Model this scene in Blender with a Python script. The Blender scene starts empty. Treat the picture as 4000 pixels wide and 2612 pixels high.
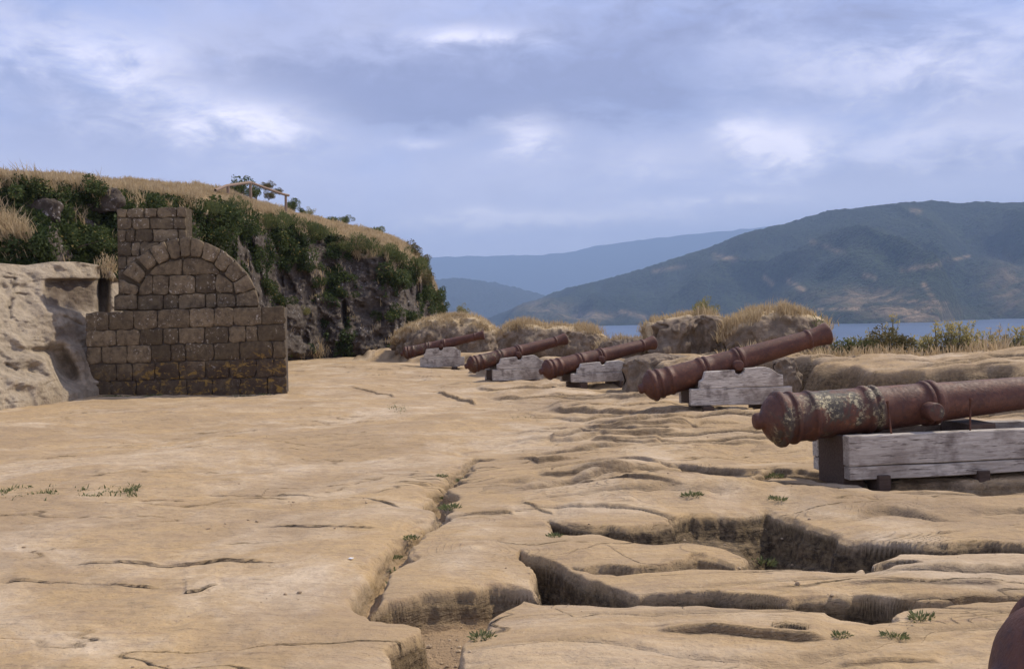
import bpy, bmesh, math, random
import numpy as np
from mathutils import Vector, Matrix
random.seed(7)
RNG = np.random.default_rng(11)
scene = bpy.context.scene
COL = scene.collection

# ------------------------------------------------------------------ camera
F = 3889.0                      # focal length in photo pixels (35 mm lens)
CAMZ = 1.389
PITCH = math.radians(0.825)
ROLL = math.radians(1.3)
_f = np.array([0, math.cos(PITCH), -math.sin(PITCH)])
_r0 = np.array([1.0, 0, 0])
_u0 = np.array([0, math.sin(PITCH), math.cos(PITCH)])
_r = math.cos(ROLL) * _r0 - math.sin(ROLL) * _u0
_u = math.cos(ROLL) * _u0 + math.sin(ROLL) * _r0
cam = bpy.data.cameras.new('camera')
cam.sensor_width = 36; cam.lens = 35; cam.clip_start = 0.05; cam.clip_end = 60000
camo = bpy.data.objects.new('camera', cam); COL.objects.link(camo)
M = Matrix(((_r[0], _u[0], -_f[0], 0), (_r[1], _u[1], -_f[1], 0), (_r[2], _u[2], -_f[2], CAMZ), (0, 0, 0, 1)))
camo.matrix_world = M
scene.camera = camo
SLOPE = 0.01286

def ray(x, y):
    x = np.asarray(x, float); y = np.asarray(y, float)
    return _f * F + (x[..., None] - 2000) * _r - (y[..., None] - 1306) * _u

def W(x, y, d):
    """photo pixel (4000x2612) at distance d along +Y -> world point(s)"""
    v = ray(x, y)
    k = np.asarray(d, float) / v[..., 1]
    p = v * k[..., None]
    p[..., 2] += CAMZ
    return p

def G(x, y):
    """photo pixel -> point on the gently falling ground plane"""
    v = ray(x, y)
    k = CAMZ / (-(v[..., 2]) - SLOPE * v[..., 1])
    p = v * k[..., None]
    p[..., 2] += CAMZ
    return p

def crop(ox, oy, s):
    def f(pts):
        a = np.array(pts, float)
        b = a.copy(); b[:, 0] = ox + a[:, 0] / s; b[:, 1] = oy + a[:, 1] / s
        return b
    return f
R1 = crop(0, 640, 1.6183); R2 = crop(900, 640, 1.942); R3 = crop(1500, 1150, 1.9833); R4 = crop(2400, 1150, 2.38)
R5 = crop(2900, 1200, 1.9427); R6 = crop(1400, 1700, 1.7038); R7 = crop(2500, 1750, 1.5867); R8 = crop(0, 1500, 1.3975)
RB = crop(1100, 1380, 1.4875); RF = crop(700, 640, 3.967); RL = crop(0, 950, 2.39); RD = crop(0, 0, 2380 / 4000)

# ------------------------------------------------------------------ noise
def _hash(*a):
    h = np.zeros(a[0].shape, np.uint32)
    for i, v in enumerate(a):
        h = h ^ (v.astype(np.uint32) * np.uint32((0x9E3779B1, 0x85EBCA77, 0xC2B2AE3D, 0x27D4EB2F)[i]))
        h = (h ^ (h >> np.uint32(15))) * np.uint32(0x2C1B3C6D)
    h = (h ^ (h >> np.uint32(12))) * np.uint32(0x297A2D39)
    return h ^ (h >> np.uint32(15))

def noise2(x, y, seed=0):
    xi = np.floor(x); yi = np.floor(y); fx = x - xi; fy = y - yi
    xi = xi.astype(np.int64); yi = yi.astype(np.int64)
    u = fx * fx * fx * (fx * (fx * 6 - 15) + 10); v = fy * fy * fy * (fy * (fy * 6 - 15) + 10)
    def g(ix, iy, dx, dy):
        a = _hash(ix & 0xffffffff, iy & 0xffffffff, np.full(ix.shape, seed, np.int64)).astype(np.float64) * (2 * math.pi / 4294967296.0)
        return np.cos(a) * dx + np.sin(a) * dy
    n00 = g(xi, yi, fx, fy); n10 = g(xi + 1, yi, fx - 1, fy); n01 = g(xi, yi + 1, fx, fy - 1); n11 = g(xi + 1, yi + 1, fx - 1, fy - 1)
    a = n00 + u * (n10 - n00); b = n01 + u * (n11 - n01)
    return (a + v * (b - a)) * 1.5

def fbm2(x, y, oct=4, seed=0, gain=.5, lac=2.03):
    s = 0; a = 1; 
    for i in range(oct):
        s = s + a * noise2(x, y, seed + i * 17); x = x * lac + 3.1; y = y * lac + 1.7; a *= gain
    return s

def noise3(p, seed=0):
    q = np.floor(p); f = p - q; q = q.astype(np.int64)
    w = f * f * f * (f * (f * 6 - 15) + 10)
    res = 0
    for c in range(8):
        o = np.array([c & 1, (c >> 1) & 1, (c >> 2) & 1])
        k = q + o; d = f - o
        h = _hash(k[..., 0] & 0xffffffff, k[..., 1] & 0xffffffff, k[..., 2] & 0xffffffff, np.full(k.shape[:-1], seed, np.int64))
        gx = ((h & 1023).astype(float) / 511.5 - 1); gy = (((h >> np.uint32(10)) & 1023).astype(float) / 511.5 - 1); gz = (((h >> np.uint32(20)) & 1023).astype(float) / 511.5 - 1)
        ww = np.prod(np.where(o == 1, w, 1 - w), axis=-1)
        res = res + ww * (gx * d[..., 0] + gy * d[..., 1] + gz * d[..., 2])
    return res * 1.3

def fbm3(p, oct=4, seed=0, gain=.5):
    s = 0; a = 1
    for i in range(oct):
        s = s + a * noise3(p, seed + i * 13); p = p * 2.03 + 1.3; a *= gain
    return s

def sstep(t):
    t = np.clip(t, 0, 1); return t * t * (3 - 2 * t)

# ------------------------------------------------------------------ mesh + tagging helpers
def mesh(name, V, Fs, smooth=True, mats=(), attrs=None, matidx=None):
    me = bpy.data.meshes.new(name)
    V = np.asarray(V, np.float32)
    if isinstance(Fs, np.ndarray): Fs = [Fs]
    Fs = [np.asarray(f, np.int32) for f in Fs if len(f)]
    me.vertices.add(len(V)); me.vertices.foreach_set('co', V.ravel())
    li = np.concatenate([f.ravel() for f in Fs])
    tot = np.concatenate([np.full(len(f), f.shape[1], np.int32) for f in Fs])
    st = np.concatenate([[0], np.cumsum(tot)[:-1]]).astype(np.int32)
    me.loops.add(len(li)); me.loops.foreach_set('vertex_index', li)
    me.polygons.add(len(tot)); me.polygons.foreach_set('loop_start', st)
    me.polygons.foreach_set('use_smooth', np.full(len(tot), smooth, bool))
    if matidx is not None: me.polygons.foreach_set('material_index', np.asarray(matidx, np.int32))
    me.update(calc_edges=True); me.validate()
    for m in mats: me.materials.append(m)
    for k, a in (attrs or {}).items():
        at = me.attributes.new(k, 'FLOAT', 'POINT'); at.data.foreach_set('value', np.asarray(a, np.float32))
    return me

def obj(name, me, parent=None, label=None, cat=None, group=None, kind=None, loc=None):
    o = bpy.data.objects.new(name, me); COL.objects.link(o)
    if parent is not None: o.parent = parent
    if label: o['label'] = label
    if cat: o['category'] = cat
    if group: o['group'] = group
    if kind: o['kind'] = kind
    if loc is not None: o.location = loc
    return o

def bm_mesh(name, bm, mats, smooth=False):
    me = bpy.data.meshes.new(name); bmesh.ops.recalc_face_normals(bm, faces=bm.faces[:]); bm.to_mesh(me); bm.free()
    for m in mats: me.materials.append(m)
    me.polygons.foreach_set('use_smooth', np.full(len(me.polygons), smooth, bool))
    return me

def grid_faces(nr, nc):
    i = np.arange(nr - 1)[:, None] * nc + np.arange(nc - 1)[None, :]
    return np.stack([i, i + 1, i + nc + 1, i + nc], -1).reshape(-1, 4)

# ------------------------------------------------------------------ materials
class NT:
    def __init__(s, name):
        s.m = bpy.data.materials.new(name); s.m.use_nodes = True
        s.t = s.m.node_tree; s.n = s.t.nodes; s.b = s.n['Principled BSDF']; s.out = s.n['Material Output']
        s.b.inputs['Specular IOR Level'].default_value = .25
    def add(s, ty, **kw):
        n = s.n.new(ty)
        for k, v in kw.items():
            if k in ('operation', 'blend_type', 'data_type', 'interpolation_type', 'attribute_name', 'feature', 'noise_dimensions', 'wave_type', 'bands_direction', 'noise_type', 'distance', 'use_clamp', 'clamp', 'invert'):
                setattr(n, k, v)
            else: n.inputs[k].default_value = v
        return n
    def link(s, a, b): s.t.links.new(a, b)
    def pos(s, kind='pos', scale=(1, 1, 1), rot=(0, 0, 0)):
        if kind == 'pos': src = s.add('ShaderNodeNewGeometry').outputs['Position']
        else: src = s.add('ShaderNodeTexCoord').outputs['Object']
        mp = s.add('ShaderNodeMapping'); s.link(src, mp.inputs[0]); mp.inputs['Scale'].default_value = scale; mp.inputs['Rotation'].default_value = rot
        return mp.outputs[0]
    def noise(s, vec, scale, detail=4, rough=.55, dist=0.0):
        n = s.add('ShaderNodeTexNoise', Scale=scale, Detail=detail, Roughness=rough, Distortion=dist); s.link(vec, n.inputs['Vector']); return n.outputs['Fac']
    def ramp(s, fac, stops, interp='LINEAR'):
        n = s.add('ShaderNodeValToRGB'); cr = n.color_ramp; cr.interpolation = interp
        while len(cr.elements) < len(stops): cr.elements.new(.5)
        for e, (p, c) in zip(cr.elements, stops):
            e.position = p; e.color = (c, c, c, 1) if isinstance(c, (int, float)) else (*c, 1)
        s.link(fac, n.inputs[0]); return n.outputs[0]
    def mix(s, fac, a, b, mode='MIX'):
        n = s.n.new('ShaderNodeMix'); n.data_type = 'RGBA'; n.blend_type = mode
        def put(v, i):
            if isinstance(v, bpy.types.NodeSocket): s.link(v, n.inputs[i])
            elif isinstance(v, (int, float)): n.inputs[i].default_value = v if i == 0 else (v, v, v, 1)
            else: n.inputs[i].default_value = (*v, 1)
        put(fac, 0); put(a, 6); put(b, 7); return n.outputs[2]
    def math(s, op, a, b=0.0):
        n = s.n.new('ShaderNodeMath'); n.operation = op
        for i, v in enumerate((a, b)):
            if isinstance(v, bpy.types.NodeSocket): s.link(v, n.inputs[i])
            else: n.inputs[i].default_value = v
        return n.outputs[0]
    def attr(s, name):
        return s.add('ShaderNodeAttribute', attribute_name=name).outputs['Fac']
    def bump(s, h, strength=.5, dist=.02, normal=None):
        n = s.add('ShaderNodeBump', Strength=strength, Distance=dist); s.link(h, n.inputs['Height'])
        if normal is not None: s.link(normal, n.inputs['Normal'])
        return n.outputs[0]
    def set(s, color=None, rough=None, normal=None):
        if color is not None:
            if isinstance(color, bpy.types.NodeSocket): s.link(color, s.b.inputs['Base Color'])
            else: s.b.inputs['Base Color'].default_value = (*color, 1)
        if rough is not None:
            if isinstance(rough, bpy.types.NodeSocket): s.link(rough, s.b.inputs['Roughness'])
            else: s.b.inputs['Roughness'].default_value = rough
        if normal is not None: s.link(normal, s.b.inputs['Normal'])
        return s.m

def mat_ground():
    t = NT('sandstone_ground')
    p = t.pos(); ps = t.pos(scale=(.35, 1.3, 1))
    big = t.noise(p, .35, 5, .6); mid = t.noise(ps, 1.7, 6, .62, .6); fine = t.noise(p, 22, 5, .65); str_ = t.noise(t.pos(scale=(.5, 5, 5)), 3.2, 5, .6, .8)
    c = t.mix(t.ramp(big, [(.3, 0), (.7, 1)]), (.418, .292, .145), (.368, .268, .158))
    c = t.mix(t.ramp(mid, [(.42, 0), (.62, .8)]), c, (.425, .292, .140))
    c = t.mix(t.ramp(str_, [(.52, 0), (.66, .5)]), c, (.29, .195, .115))
    c = t.mix(t.ramp(t.noise(p, .55, 7, .68, 1.2), [(.47, 0), (.66, .8)]), c, (.56, .45, .315))
    c = t.mix(t.ramp(fine, [(.42, .22), (.62, 0)]), c, (.22, .15, .09))
    c = t.mix(t.ramp(t.noise(p, 60, 3, .5), [(.62, 0), (.72, .28)]), c, (.62, .5, .36))
    c = t.mix(t.ramp(t.noise(p, .42, 7, .7, .8), [(.45, 0), (.66, .75)]), c, (.27, .19, .108))
    c = t.mix(t.ramp(t.noise(p, 4.5, 6, .72, .5), [(.52, 0), (.66, .5)]), c, (.27, .195, .125))
    c = t.mix(t.ramp(t.noise(p, 75, 4, .6), [(.60, 0), (.68, .55)]), c, (.15, .10, .06))
    c = t.mix(t.math('MULTIPLY', t.ramp(t.noise(p, 11, 6, .75), [(.56, 0), (.64, .5)]), t.ramp(t.noise(p, .7, 4, .6), [(.45, 0), (.62, 1)])), c, (.20, .16, .105))
    # weathered, lichen stained cut faces, with trench shade painted into the same colour
    d = t.attr('dirt_shade')
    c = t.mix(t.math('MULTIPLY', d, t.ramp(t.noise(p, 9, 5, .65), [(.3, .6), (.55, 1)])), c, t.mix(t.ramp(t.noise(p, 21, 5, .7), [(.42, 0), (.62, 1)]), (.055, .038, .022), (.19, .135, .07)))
    s = t.attr('sand')
    c = t.mix(t.math('MULTIPLY', s, .75), c, (.36, .245, .135))
    b1 = t.bump(fine, .6, .02); b1 = t.bump(t.math('MULTIPLY', d, t.noise(p, 14, 5, .7)), .9, .05, b1)
    b2 = t.bump(t.noise(ps, 6, 6, .65, .4), .85, .045, b1)
    # bedding that shows on the cut faces
    bed = t.noise(t.pos(scale=(1.6, 1.6, 11)), 2.2, 5, .65, .4)
    b3 = t.bump(t.math('MULTIPLY', d, bed), .9, .06, b2)
    return t.set(c, .93, b3)

def mat_rock(name, a, b, lich, lich_amt=.5, scale=1.0, wet=.25):
    t = NT(name)
    p = t.pos()
    n1 = t.noise(p, 1.1 * scale, 6, .65, .5); n2 = t.noise(p, 5 * scale, 6, .7); n3 = t.noise(p, 22 * scale, 4, .6)
    c = t.mix(t.ramp(n1, [(.35, 0), (.65, 1)]), a, b)
    c = t.mix(t.ramp(n2, [(.38, .6), (.6, 0)]), c, tuple(v * .45 for v in a))
    c = t.mix(t.ramp(n3, [(.36, .3), (.5, 0)]), c, tuple(v * .5 for v in a))
    l = t.math('MULTIPLY', t.ramp(t.noise(p, 9 * scale, 5, .7), [(.57, 0), (.66, 1)]), t.ramp(t.noise(p, 1.6, 3, .5), [(.45, 0), (.6, 1)]))
    c = t.mix(t.math('MULTIPLY', l, lich_amt), c, lich)
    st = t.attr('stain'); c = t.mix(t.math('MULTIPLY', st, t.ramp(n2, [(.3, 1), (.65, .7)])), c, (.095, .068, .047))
    g = t.attr('grassy')
    straw = t.mix(t.ramp(n2, [(.35, 0), (.65, 1)]), (.36, .265, .14), (.50, .395, .245))
    c = t.mix(g, c, straw)
    nb = t.bump(n3, .5, .022 / scale); nb = t.bump(n2, .65, .08 / scale, nb)
    return t.set(c, .92, nb)

def mat_block(name):
    t = NT(name)
    p = t.pos()
    tone = t.attr('tone')
    n2 = t.noise(p, 6, 6, .7); n3 = t.noise(p, 38, 4, .65)
    c = t.mix(tone, (.085, .062, .034), (.225, .168, .098))
    c = t.mix(t.ramp(n2, [(.38, .7), (.6, 0)]), c, (.045, .032, .021))
    l = t.math('MULTIPLY', t.ramp(t.noise(p, 17, 4, .65), [(.58, 0), (.68, 1)]), t.ramp(t.noise(p, 2.4, 3, .5), [(.44, 0), (.56, 1)]))
    c = t.mix(t.math('MULTIPLY', l, .8), c, (.46, .41, .33))
    # yellow-orange algae and damp dark staining on the lowest courses (a real stain, not shade)
    m = t.attr('moss')
    c = t.mix(t.math('MULTIPLY', m, t.ramp(n2, [(.3, .9), (.7, .55)])), c, (.05, .033, .022))
    y = t.math('MULTIPLY', m, t.ramp(t.noise(t.pos(scale=(1, 1, 1.6)), 5.5, 6, .72, .6), [(.525, 0), (.60, 1)]))
    c = t.mix(t.math('MULTIPLY', y, .85), c, (.27, .165, .04))
    nb = t.bump(n3, .7, .018); nb = t.bump(n2, .8, .05, nb)
    return t.set(c, .93, nb)

def mat_simple(name, c1, c2, scale=8, rough=.9, bump=.3, coord='pos', sc=(1, 1, 1)):
    t = NT(name); p = t.pos(coord, scale=sc)
    n = t.noise(p, scale, 5, .65)
    return t.set(t.mix(t.ramp(n, [(.3, 0), (.7, 1)]), c1, c2), rough, t.bump(n, bump, .02))

def mat_wood():
    t = NT('weathered_grey_wood')
    p = t.pos('obj', scale=(.8, 5, 7)); q = t.pos('obj')
    g = t.noise(p, 5, 7, .7, .7); big = t.noise(q, 3, 4, .6); f = t.noise(t.pos('obj', scale=(1, 10, 14)), 5, 5, .65, .5)
    c = t.mix(t.ramp(g, [(.32, 0), (.68, 1)]), (.28, .245, .20), (.66, .61, .52))
    c = t.mix(t.ramp(big, [(.5, 0), (.66, .85)]), c, (.11, .085, .07))
    c = t.mix(t.ramp(f, [(.57, 0), (.63, .9)]), c, (.045, .035, .028))
    c = t.mix(t.ramp(t.noise(q, 1.4, 3, .5), [(.45, 0), (.75, .6)]), c, (.30, .25, .20))
    nb = t.bump(g, .6, .02); nb = t.bump(f, .4, .01, nb)
    return t.set(c, .85, nb)

def mat_rust(name, lichen=0.0):
    t = NT(name); q = t.pos('obj')
    n1 = t.noise(q, 4, 6, .65, .4); n2 = t.noise(q, 30, 5, .7); n3 = t.noise(q, 110, 3, .6)
    c = t.mix(t.ramp(n1, [(.3, 0), (.7, 1)]), (.062, .024, .014), (.125, .048, .026))
    c = t.mix(t.ramp(n2, [(.48, 0), (.66, .7)]), c, (.05, .028, .026))
    c = t.mix(t.ramp(t.noise(q, 7, 4, .6), [(.56, 0), (.72, .6)]), c, (.21, .085, .042))
    if lichen:
        x = t.add('ShaderNodeSeparateXYZ'); t.link(t.add('ShaderNodeTexCoord').outputs['Object'], x.inputs[0])
        zone = t.ramp(t.math('ADD', t.math('MULTIPLY', x.outputs[0], .8), .2), [(.12, .0), (.17, .9), (.24, .9), (.30, .35), (.42, .5), (.50, 1), (.78, 1), (.84, .2), (.90, .8), (.96, .75), (1.0, 0)])
        dk = t.math('MULTIPLY', zone, t.ramp(t.noise(q, 3.2, 5, .65, .5), [(.49, 0), (.55, lichen)]))
        c = t.mix(dk, c, (.055, .045, .032))
        ye = t.math('MULTIPLY', t.math('MULTIPLY', zone, t.ramp(t.noise(q, 3.4, 3, .55, .3), [(.52, 0), (.60, 1)])), t.ramp(t.noise(q, 26, 7, .75), [(.50, 0), (.57, 1)]))
        c = t.mix(t.math('MULTIPLY', ye, .85 * lichen), c, (.46, .39, .22))
    t.b.inputs['Specular IOR Level'].default_value = .32
    nb = t.bump(n3, .35, .006); nb = t.bump(n2, .5, .012, nb)
    return t.set(c, t.ramp(n2, [(.3, .5), (.7, .75)]), nb)

def mat_leaf(name, dark, light, dry=None, trans=.3):
    t = NT(name)
    tone = t.attr('tone')
    c = t.mix(tone, dark, light)
    if dry: c = t.mix(t.ramp(tone, [(.86, 0), (.93, 1)]), c, dry)
    t.b.inputs['Specular IOR Level'].default_value = .15
    tr = t.add('ShaderNodeBsdfTranslucent'); t.link(c, tr.inputs['Color'])
    ms = t.add('ShaderNodeMixShader', Fac=trans)
    t.link(t.b.outputs[0], ms.inputs[1]); t.link(tr.outputs[0], ms.inputs[2]); t.link(ms.outputs[0], t.out.inputs['Surface'])
    return t.set(c, .75)

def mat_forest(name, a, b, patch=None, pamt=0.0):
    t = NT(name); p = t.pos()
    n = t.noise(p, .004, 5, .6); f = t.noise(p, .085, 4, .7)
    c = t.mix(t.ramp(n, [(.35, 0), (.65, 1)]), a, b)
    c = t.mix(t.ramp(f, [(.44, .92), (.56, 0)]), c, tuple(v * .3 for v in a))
    if patch:
        br = t.attr('bare')
        k = t.math('MULTIPLY', br, t.ramp(t.noise(p, .011, 5, .7, .8), [(.42, .15), (.6, 1)]))
        c = t.mix(k, c, patch)
    return t.set(c, 1.0, t.bump(f, 1.0, 22))

def mat_water():
    t = NT('sea_water'); p = t.pos(scale=(1, .35, 1))
    n = t.noise(p, .05, 5, .65); n2 = t.noise(p, .006, 4, .55)
    c = t.mix(t.ramp(n2, [(.4, 0), (.6, 1)]), (.028, .06, .12), (.04, .078, .145))
    t.b.inputs['Specular IOR Level'].default_value = .3
    return t.set(c, .32, t.bump(n, .35, .6))

M_GROUND = mat_ground()
M_CLIFF = mat_rock('cliff_rock', (.062, .048, .036), (.112, .088, .066), (.46, .43, .41), .95, 1.0)
M_MERLON = mat_rock('parapet_rock', (.17, .125, .082), (.27, .205, .138), (.45, .39, .30), .35, 1.0)
M_SLOPE = mat_rock('pale_outcrop_rock', (.325, .262, .180), (.385, .315, .225), (.48, .43, .35), .3, .8)
M_BLOCK = mat_block('andesite_block')
M_MORTAR = mat_simple('dark_mortar', (.065, .05, .038), (.12, .095, .07), 20)
M_WOOD = mat_wood()
M_DWOOD = mat_simple('shade_darkened_wood', (.055, .036, .026), (.10, .07, .052), 6, .85, .4, 'obj', (1, 8, 8))  # shade on transoms and boards put into a darker wood colour
M_RUST = mat_rust('rusted_iron')
M_RUSTL = mat_rust('lichened_rusted_iron', 1.0)
M_RUSTM = mat_rust('lightly_lichened_rusted_iron', .45)
M_BORE = mat_simple('bore_soot', (.01, .008, .007), (.02, .014, .012), 10)
M_LEAF_D = mat_leaf('dark_leaf', (.022, .038, .013), (.105, .130, .040), (.27, .21, .07))
M_LEAF_B = mat_leaf('broom_leaf', (.045, .062, .024), (.17, .19, .068), (.30, .24, .09), .4)
M_LEAF_O = mat_leaf('olive_brown_leaf', (.065, .06, .026), (.165, .135, .055), (.24, .17, .07))
M_LEAF_Y = mat_leaf('yellow_weed_leaf', (.15, .15, .045), (.32, .285, .12), (.42, .35, .15), .4)
M_WEED = mat_leaf('fresh_weed_leaf', (.085, .105, .038), (.19, .20, .09))
M_STRAW = mat_leaf('dry_straw', (.31, .225, .118), (.61, .485, .295), (.50, .33, .14))
M_TWIG = mat_simple('brown_twig', (.07, .05, .035), (.12, .09, .06), 9)
M_POLE = mat_simple('peeled_pole_wood', (.17, .115, .08), (.29, .21, .155), 9, .85, .3, 'obj', (1, 6, 6))
M_FOREST = mat_forest('forested_slope', (.010, .028, .013), (.040, .064, .020), (.40, .28, .155))
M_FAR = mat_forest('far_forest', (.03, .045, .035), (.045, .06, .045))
M_WATER = mat_water()
M_PALE = mat_simple('pale_stone', (.50, .40, .27), (.62, .50, .36), 14)
M_GRIT = mat_simple('sandstone_grit', (.24, .17, .10), (.50, .38, .24), 30)
M_PAPER = mat_simple('white_paper', (.78, .77, .75), (.82, .82, .80), 14)

# ------------------------------------------------------------------ ground height field
def poly_sdf(px, py, poly):
    """signed distance, positive inside"""
    d2 = np.full(px.shape, 1e18); ins = np.zeros(px.shape, bool)
    n = len(poly)
    for i in range(n):
        ax, ay = poly[i]; bx, by = poly[(i + 1) % n]
        ex, ey = bx - ax, by - ay
        L = ex * ex + ey * ey + 1e-12
        t = np.clip(((px - ax) * ex + (py - ay) * ey) / L, 0, 1)
        dx = px - (ax + t * ex); dy = py - (ay + t * ey)
        d2 = np.minimum(d2, dx * dx + dy * dy)
        if ay != by:
            c = (ay > py) != (by > py)
            xi = (bx - ax) * (py - ay) / (by - ay) + ax
            ins ^= c & (px < xi)
    d = np.sqrt(d2)
    return np.where(ins, d, -d)

def GP(*parts):
    a = np.concatenate(parts); return G(a[:, 0], a[:, 1])[:, :2]

GROOVES = []   # (world poly, depth, soft, dirt_shade, sand)
def groove(poly, depth, soft, dirt_shade=.6, sand=0.0): GROOVES.append((poly, depth, soft, dirt_shade, sand))

# the diagonal runnel and the hollow in front of the cut block
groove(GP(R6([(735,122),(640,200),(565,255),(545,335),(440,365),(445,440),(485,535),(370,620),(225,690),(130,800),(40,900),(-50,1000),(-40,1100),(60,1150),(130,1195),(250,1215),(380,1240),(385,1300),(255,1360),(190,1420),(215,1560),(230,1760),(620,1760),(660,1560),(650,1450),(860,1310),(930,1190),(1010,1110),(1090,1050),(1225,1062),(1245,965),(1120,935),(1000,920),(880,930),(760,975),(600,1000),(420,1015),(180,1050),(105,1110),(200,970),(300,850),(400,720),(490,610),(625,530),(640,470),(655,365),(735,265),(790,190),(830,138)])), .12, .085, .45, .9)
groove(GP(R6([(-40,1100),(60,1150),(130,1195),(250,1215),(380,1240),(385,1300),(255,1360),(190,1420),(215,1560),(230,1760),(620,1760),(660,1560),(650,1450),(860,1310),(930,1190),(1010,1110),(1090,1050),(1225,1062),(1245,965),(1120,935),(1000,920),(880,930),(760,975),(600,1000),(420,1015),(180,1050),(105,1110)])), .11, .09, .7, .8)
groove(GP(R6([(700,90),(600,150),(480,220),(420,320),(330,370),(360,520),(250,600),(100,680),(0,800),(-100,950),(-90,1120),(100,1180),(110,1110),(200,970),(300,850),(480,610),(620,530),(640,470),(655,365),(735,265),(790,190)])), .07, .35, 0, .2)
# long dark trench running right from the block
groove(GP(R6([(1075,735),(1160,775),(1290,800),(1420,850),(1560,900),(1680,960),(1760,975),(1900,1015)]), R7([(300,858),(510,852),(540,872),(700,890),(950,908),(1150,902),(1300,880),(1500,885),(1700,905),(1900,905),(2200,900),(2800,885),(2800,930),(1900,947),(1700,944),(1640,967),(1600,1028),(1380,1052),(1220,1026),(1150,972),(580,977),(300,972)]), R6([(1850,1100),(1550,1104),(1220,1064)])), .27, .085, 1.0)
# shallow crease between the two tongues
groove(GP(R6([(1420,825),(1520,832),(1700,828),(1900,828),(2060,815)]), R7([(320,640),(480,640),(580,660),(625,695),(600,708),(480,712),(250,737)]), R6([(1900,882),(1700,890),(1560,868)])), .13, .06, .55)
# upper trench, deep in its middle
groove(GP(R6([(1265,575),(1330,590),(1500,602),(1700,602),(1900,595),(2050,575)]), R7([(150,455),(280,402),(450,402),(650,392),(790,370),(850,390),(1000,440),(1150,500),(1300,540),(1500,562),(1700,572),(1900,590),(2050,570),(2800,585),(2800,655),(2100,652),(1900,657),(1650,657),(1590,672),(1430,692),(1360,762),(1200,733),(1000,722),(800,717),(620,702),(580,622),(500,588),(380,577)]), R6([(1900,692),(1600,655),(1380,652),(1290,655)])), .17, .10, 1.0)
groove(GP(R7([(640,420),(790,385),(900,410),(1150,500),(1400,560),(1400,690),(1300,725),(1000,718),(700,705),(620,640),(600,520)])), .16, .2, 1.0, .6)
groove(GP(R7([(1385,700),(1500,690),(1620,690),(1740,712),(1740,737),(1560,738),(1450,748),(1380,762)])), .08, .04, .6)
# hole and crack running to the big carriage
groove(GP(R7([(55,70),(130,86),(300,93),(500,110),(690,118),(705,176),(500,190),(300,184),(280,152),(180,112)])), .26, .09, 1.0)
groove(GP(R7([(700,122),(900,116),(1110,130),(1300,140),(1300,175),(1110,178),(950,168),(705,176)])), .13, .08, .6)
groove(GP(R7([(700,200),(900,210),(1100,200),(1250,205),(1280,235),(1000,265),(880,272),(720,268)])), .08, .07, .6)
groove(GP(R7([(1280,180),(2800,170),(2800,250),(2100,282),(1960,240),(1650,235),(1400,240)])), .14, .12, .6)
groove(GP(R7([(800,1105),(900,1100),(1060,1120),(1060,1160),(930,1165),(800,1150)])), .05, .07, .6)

STEPS = []     # (px line, height, run-out length, lip width)
def stepf(pts, h, L=1.0, soft=.05): STEPS.append((pts, h, L, soft))
stepf(RB([(1185,258),(1300,262),(1500,265),(1700,272),(1900,266),(2100,272),(2275,276)]), .085, 1.6)
stepf(RB([(1540,318),(1700,324),(1850,331),(2000,339),(2150,341),(2340,340)]), .10, 1.4)
stepf(RB([(1745,443),(1850,455),(2000,456),(2150,451),(2400,440)]), .07, .9)
stepf(RB([(1770,488),(1900,497),(2100,495),(2320,485)]), .05, .5)
stepf(RB([(1790,515),(1950,527),(2100,531),(2220,525)]), .06, .5)
stepf(RB([(1120,205),(1350,218),(1500,221),(1630,215)]), .08, 2.)
stepf(RB([(400,228),(500,240),(570,252),(670,271)]), .05, 1.)
stepf(RB([(895,233),(1000,260),(1060,280),(1140,293)]), .08, 1.2)
stepf(RB([(480,150),(560,152),(640,140)]), .06, 2.)
stepf(RB([(780,150),(860,158),(950,150)]), .05, 2.)
stepf(R8([(0,1092),(200,1087),(500,1092),(800,1097),(900,1092)]), 0.0142, .5, 0.017)
stepf(R8([(360,992),(620,986),(800,977),(1000,977),(1300,971),(1500,971),(1650,951),(1800,912),(1940,880)]), 0.0158, .6, 0.017)
stepf(R8([(-200,848),(0,851),(300,857),(600,853),(920,845)]), 0.0110, .6, 0.017)
stepf(R8([(1240,796),(1400,772),(1700,769),(2090,771)]), 0.0089, .6, 0.017)
stepf(R8([(1480,590),(1800,601),(2000,617),(2210,662)]), 0.0158, .8, 0.022)
stepf(R8([(-300,590),(0,597),(200,594),(400,602),(600,592),(780,568)]), -0.0189, 1.2, 0.033)
stepf(R8([(1000,1125),(1090,1118),(1200,1080)]), 0.0126, .3, 0.017)
stepf(R8([(1350,1060),(1600,1075),(1900,1095)]), 0.0126, .4, 0.022)
stepf(R8([(1300,1120),(1500,1140),(1850,1150)]), 0.0095, .4, 0.022)
stepf(R6([(800,142),(870,137),(970,154),(1110,158),(1195,192),(1300,187),(1450,172),(1750,170),(2000,192),(2080,207)]), 0.0595, .35, .04)
stepf(R6([(1320,548),(1500,512),(1650,492),(1860,482)]), 0.0385, .4, .035)
stepf(R6([(1180,300),(1450,304),(1700,293),(1920,280)]), 0.0350, .45, .04)
stepf(R6([(1420,328),(1550,327),(1800,382),(2230,405)]), 0.0315, .5, .03)
stepf(R6([(1080,480),(1200,515),(1310,548)]), 0.0210, .3, .03)
stepf(R6([(480,545),(700,520),(1000,530),(1060,548)]), 0.0210, .4, .05)
stepf(R6([(430,715),(560,712),(700,690),(860,700)]), 0.0210, .25, .04)
stepf(R6([(280,870),(500,860),(800,820)]), 0.0175, .2, .04)
stepf(R7([(0,238),(300,241),(600,247),(745,268)]), 0.0315, .5, .03)
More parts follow.
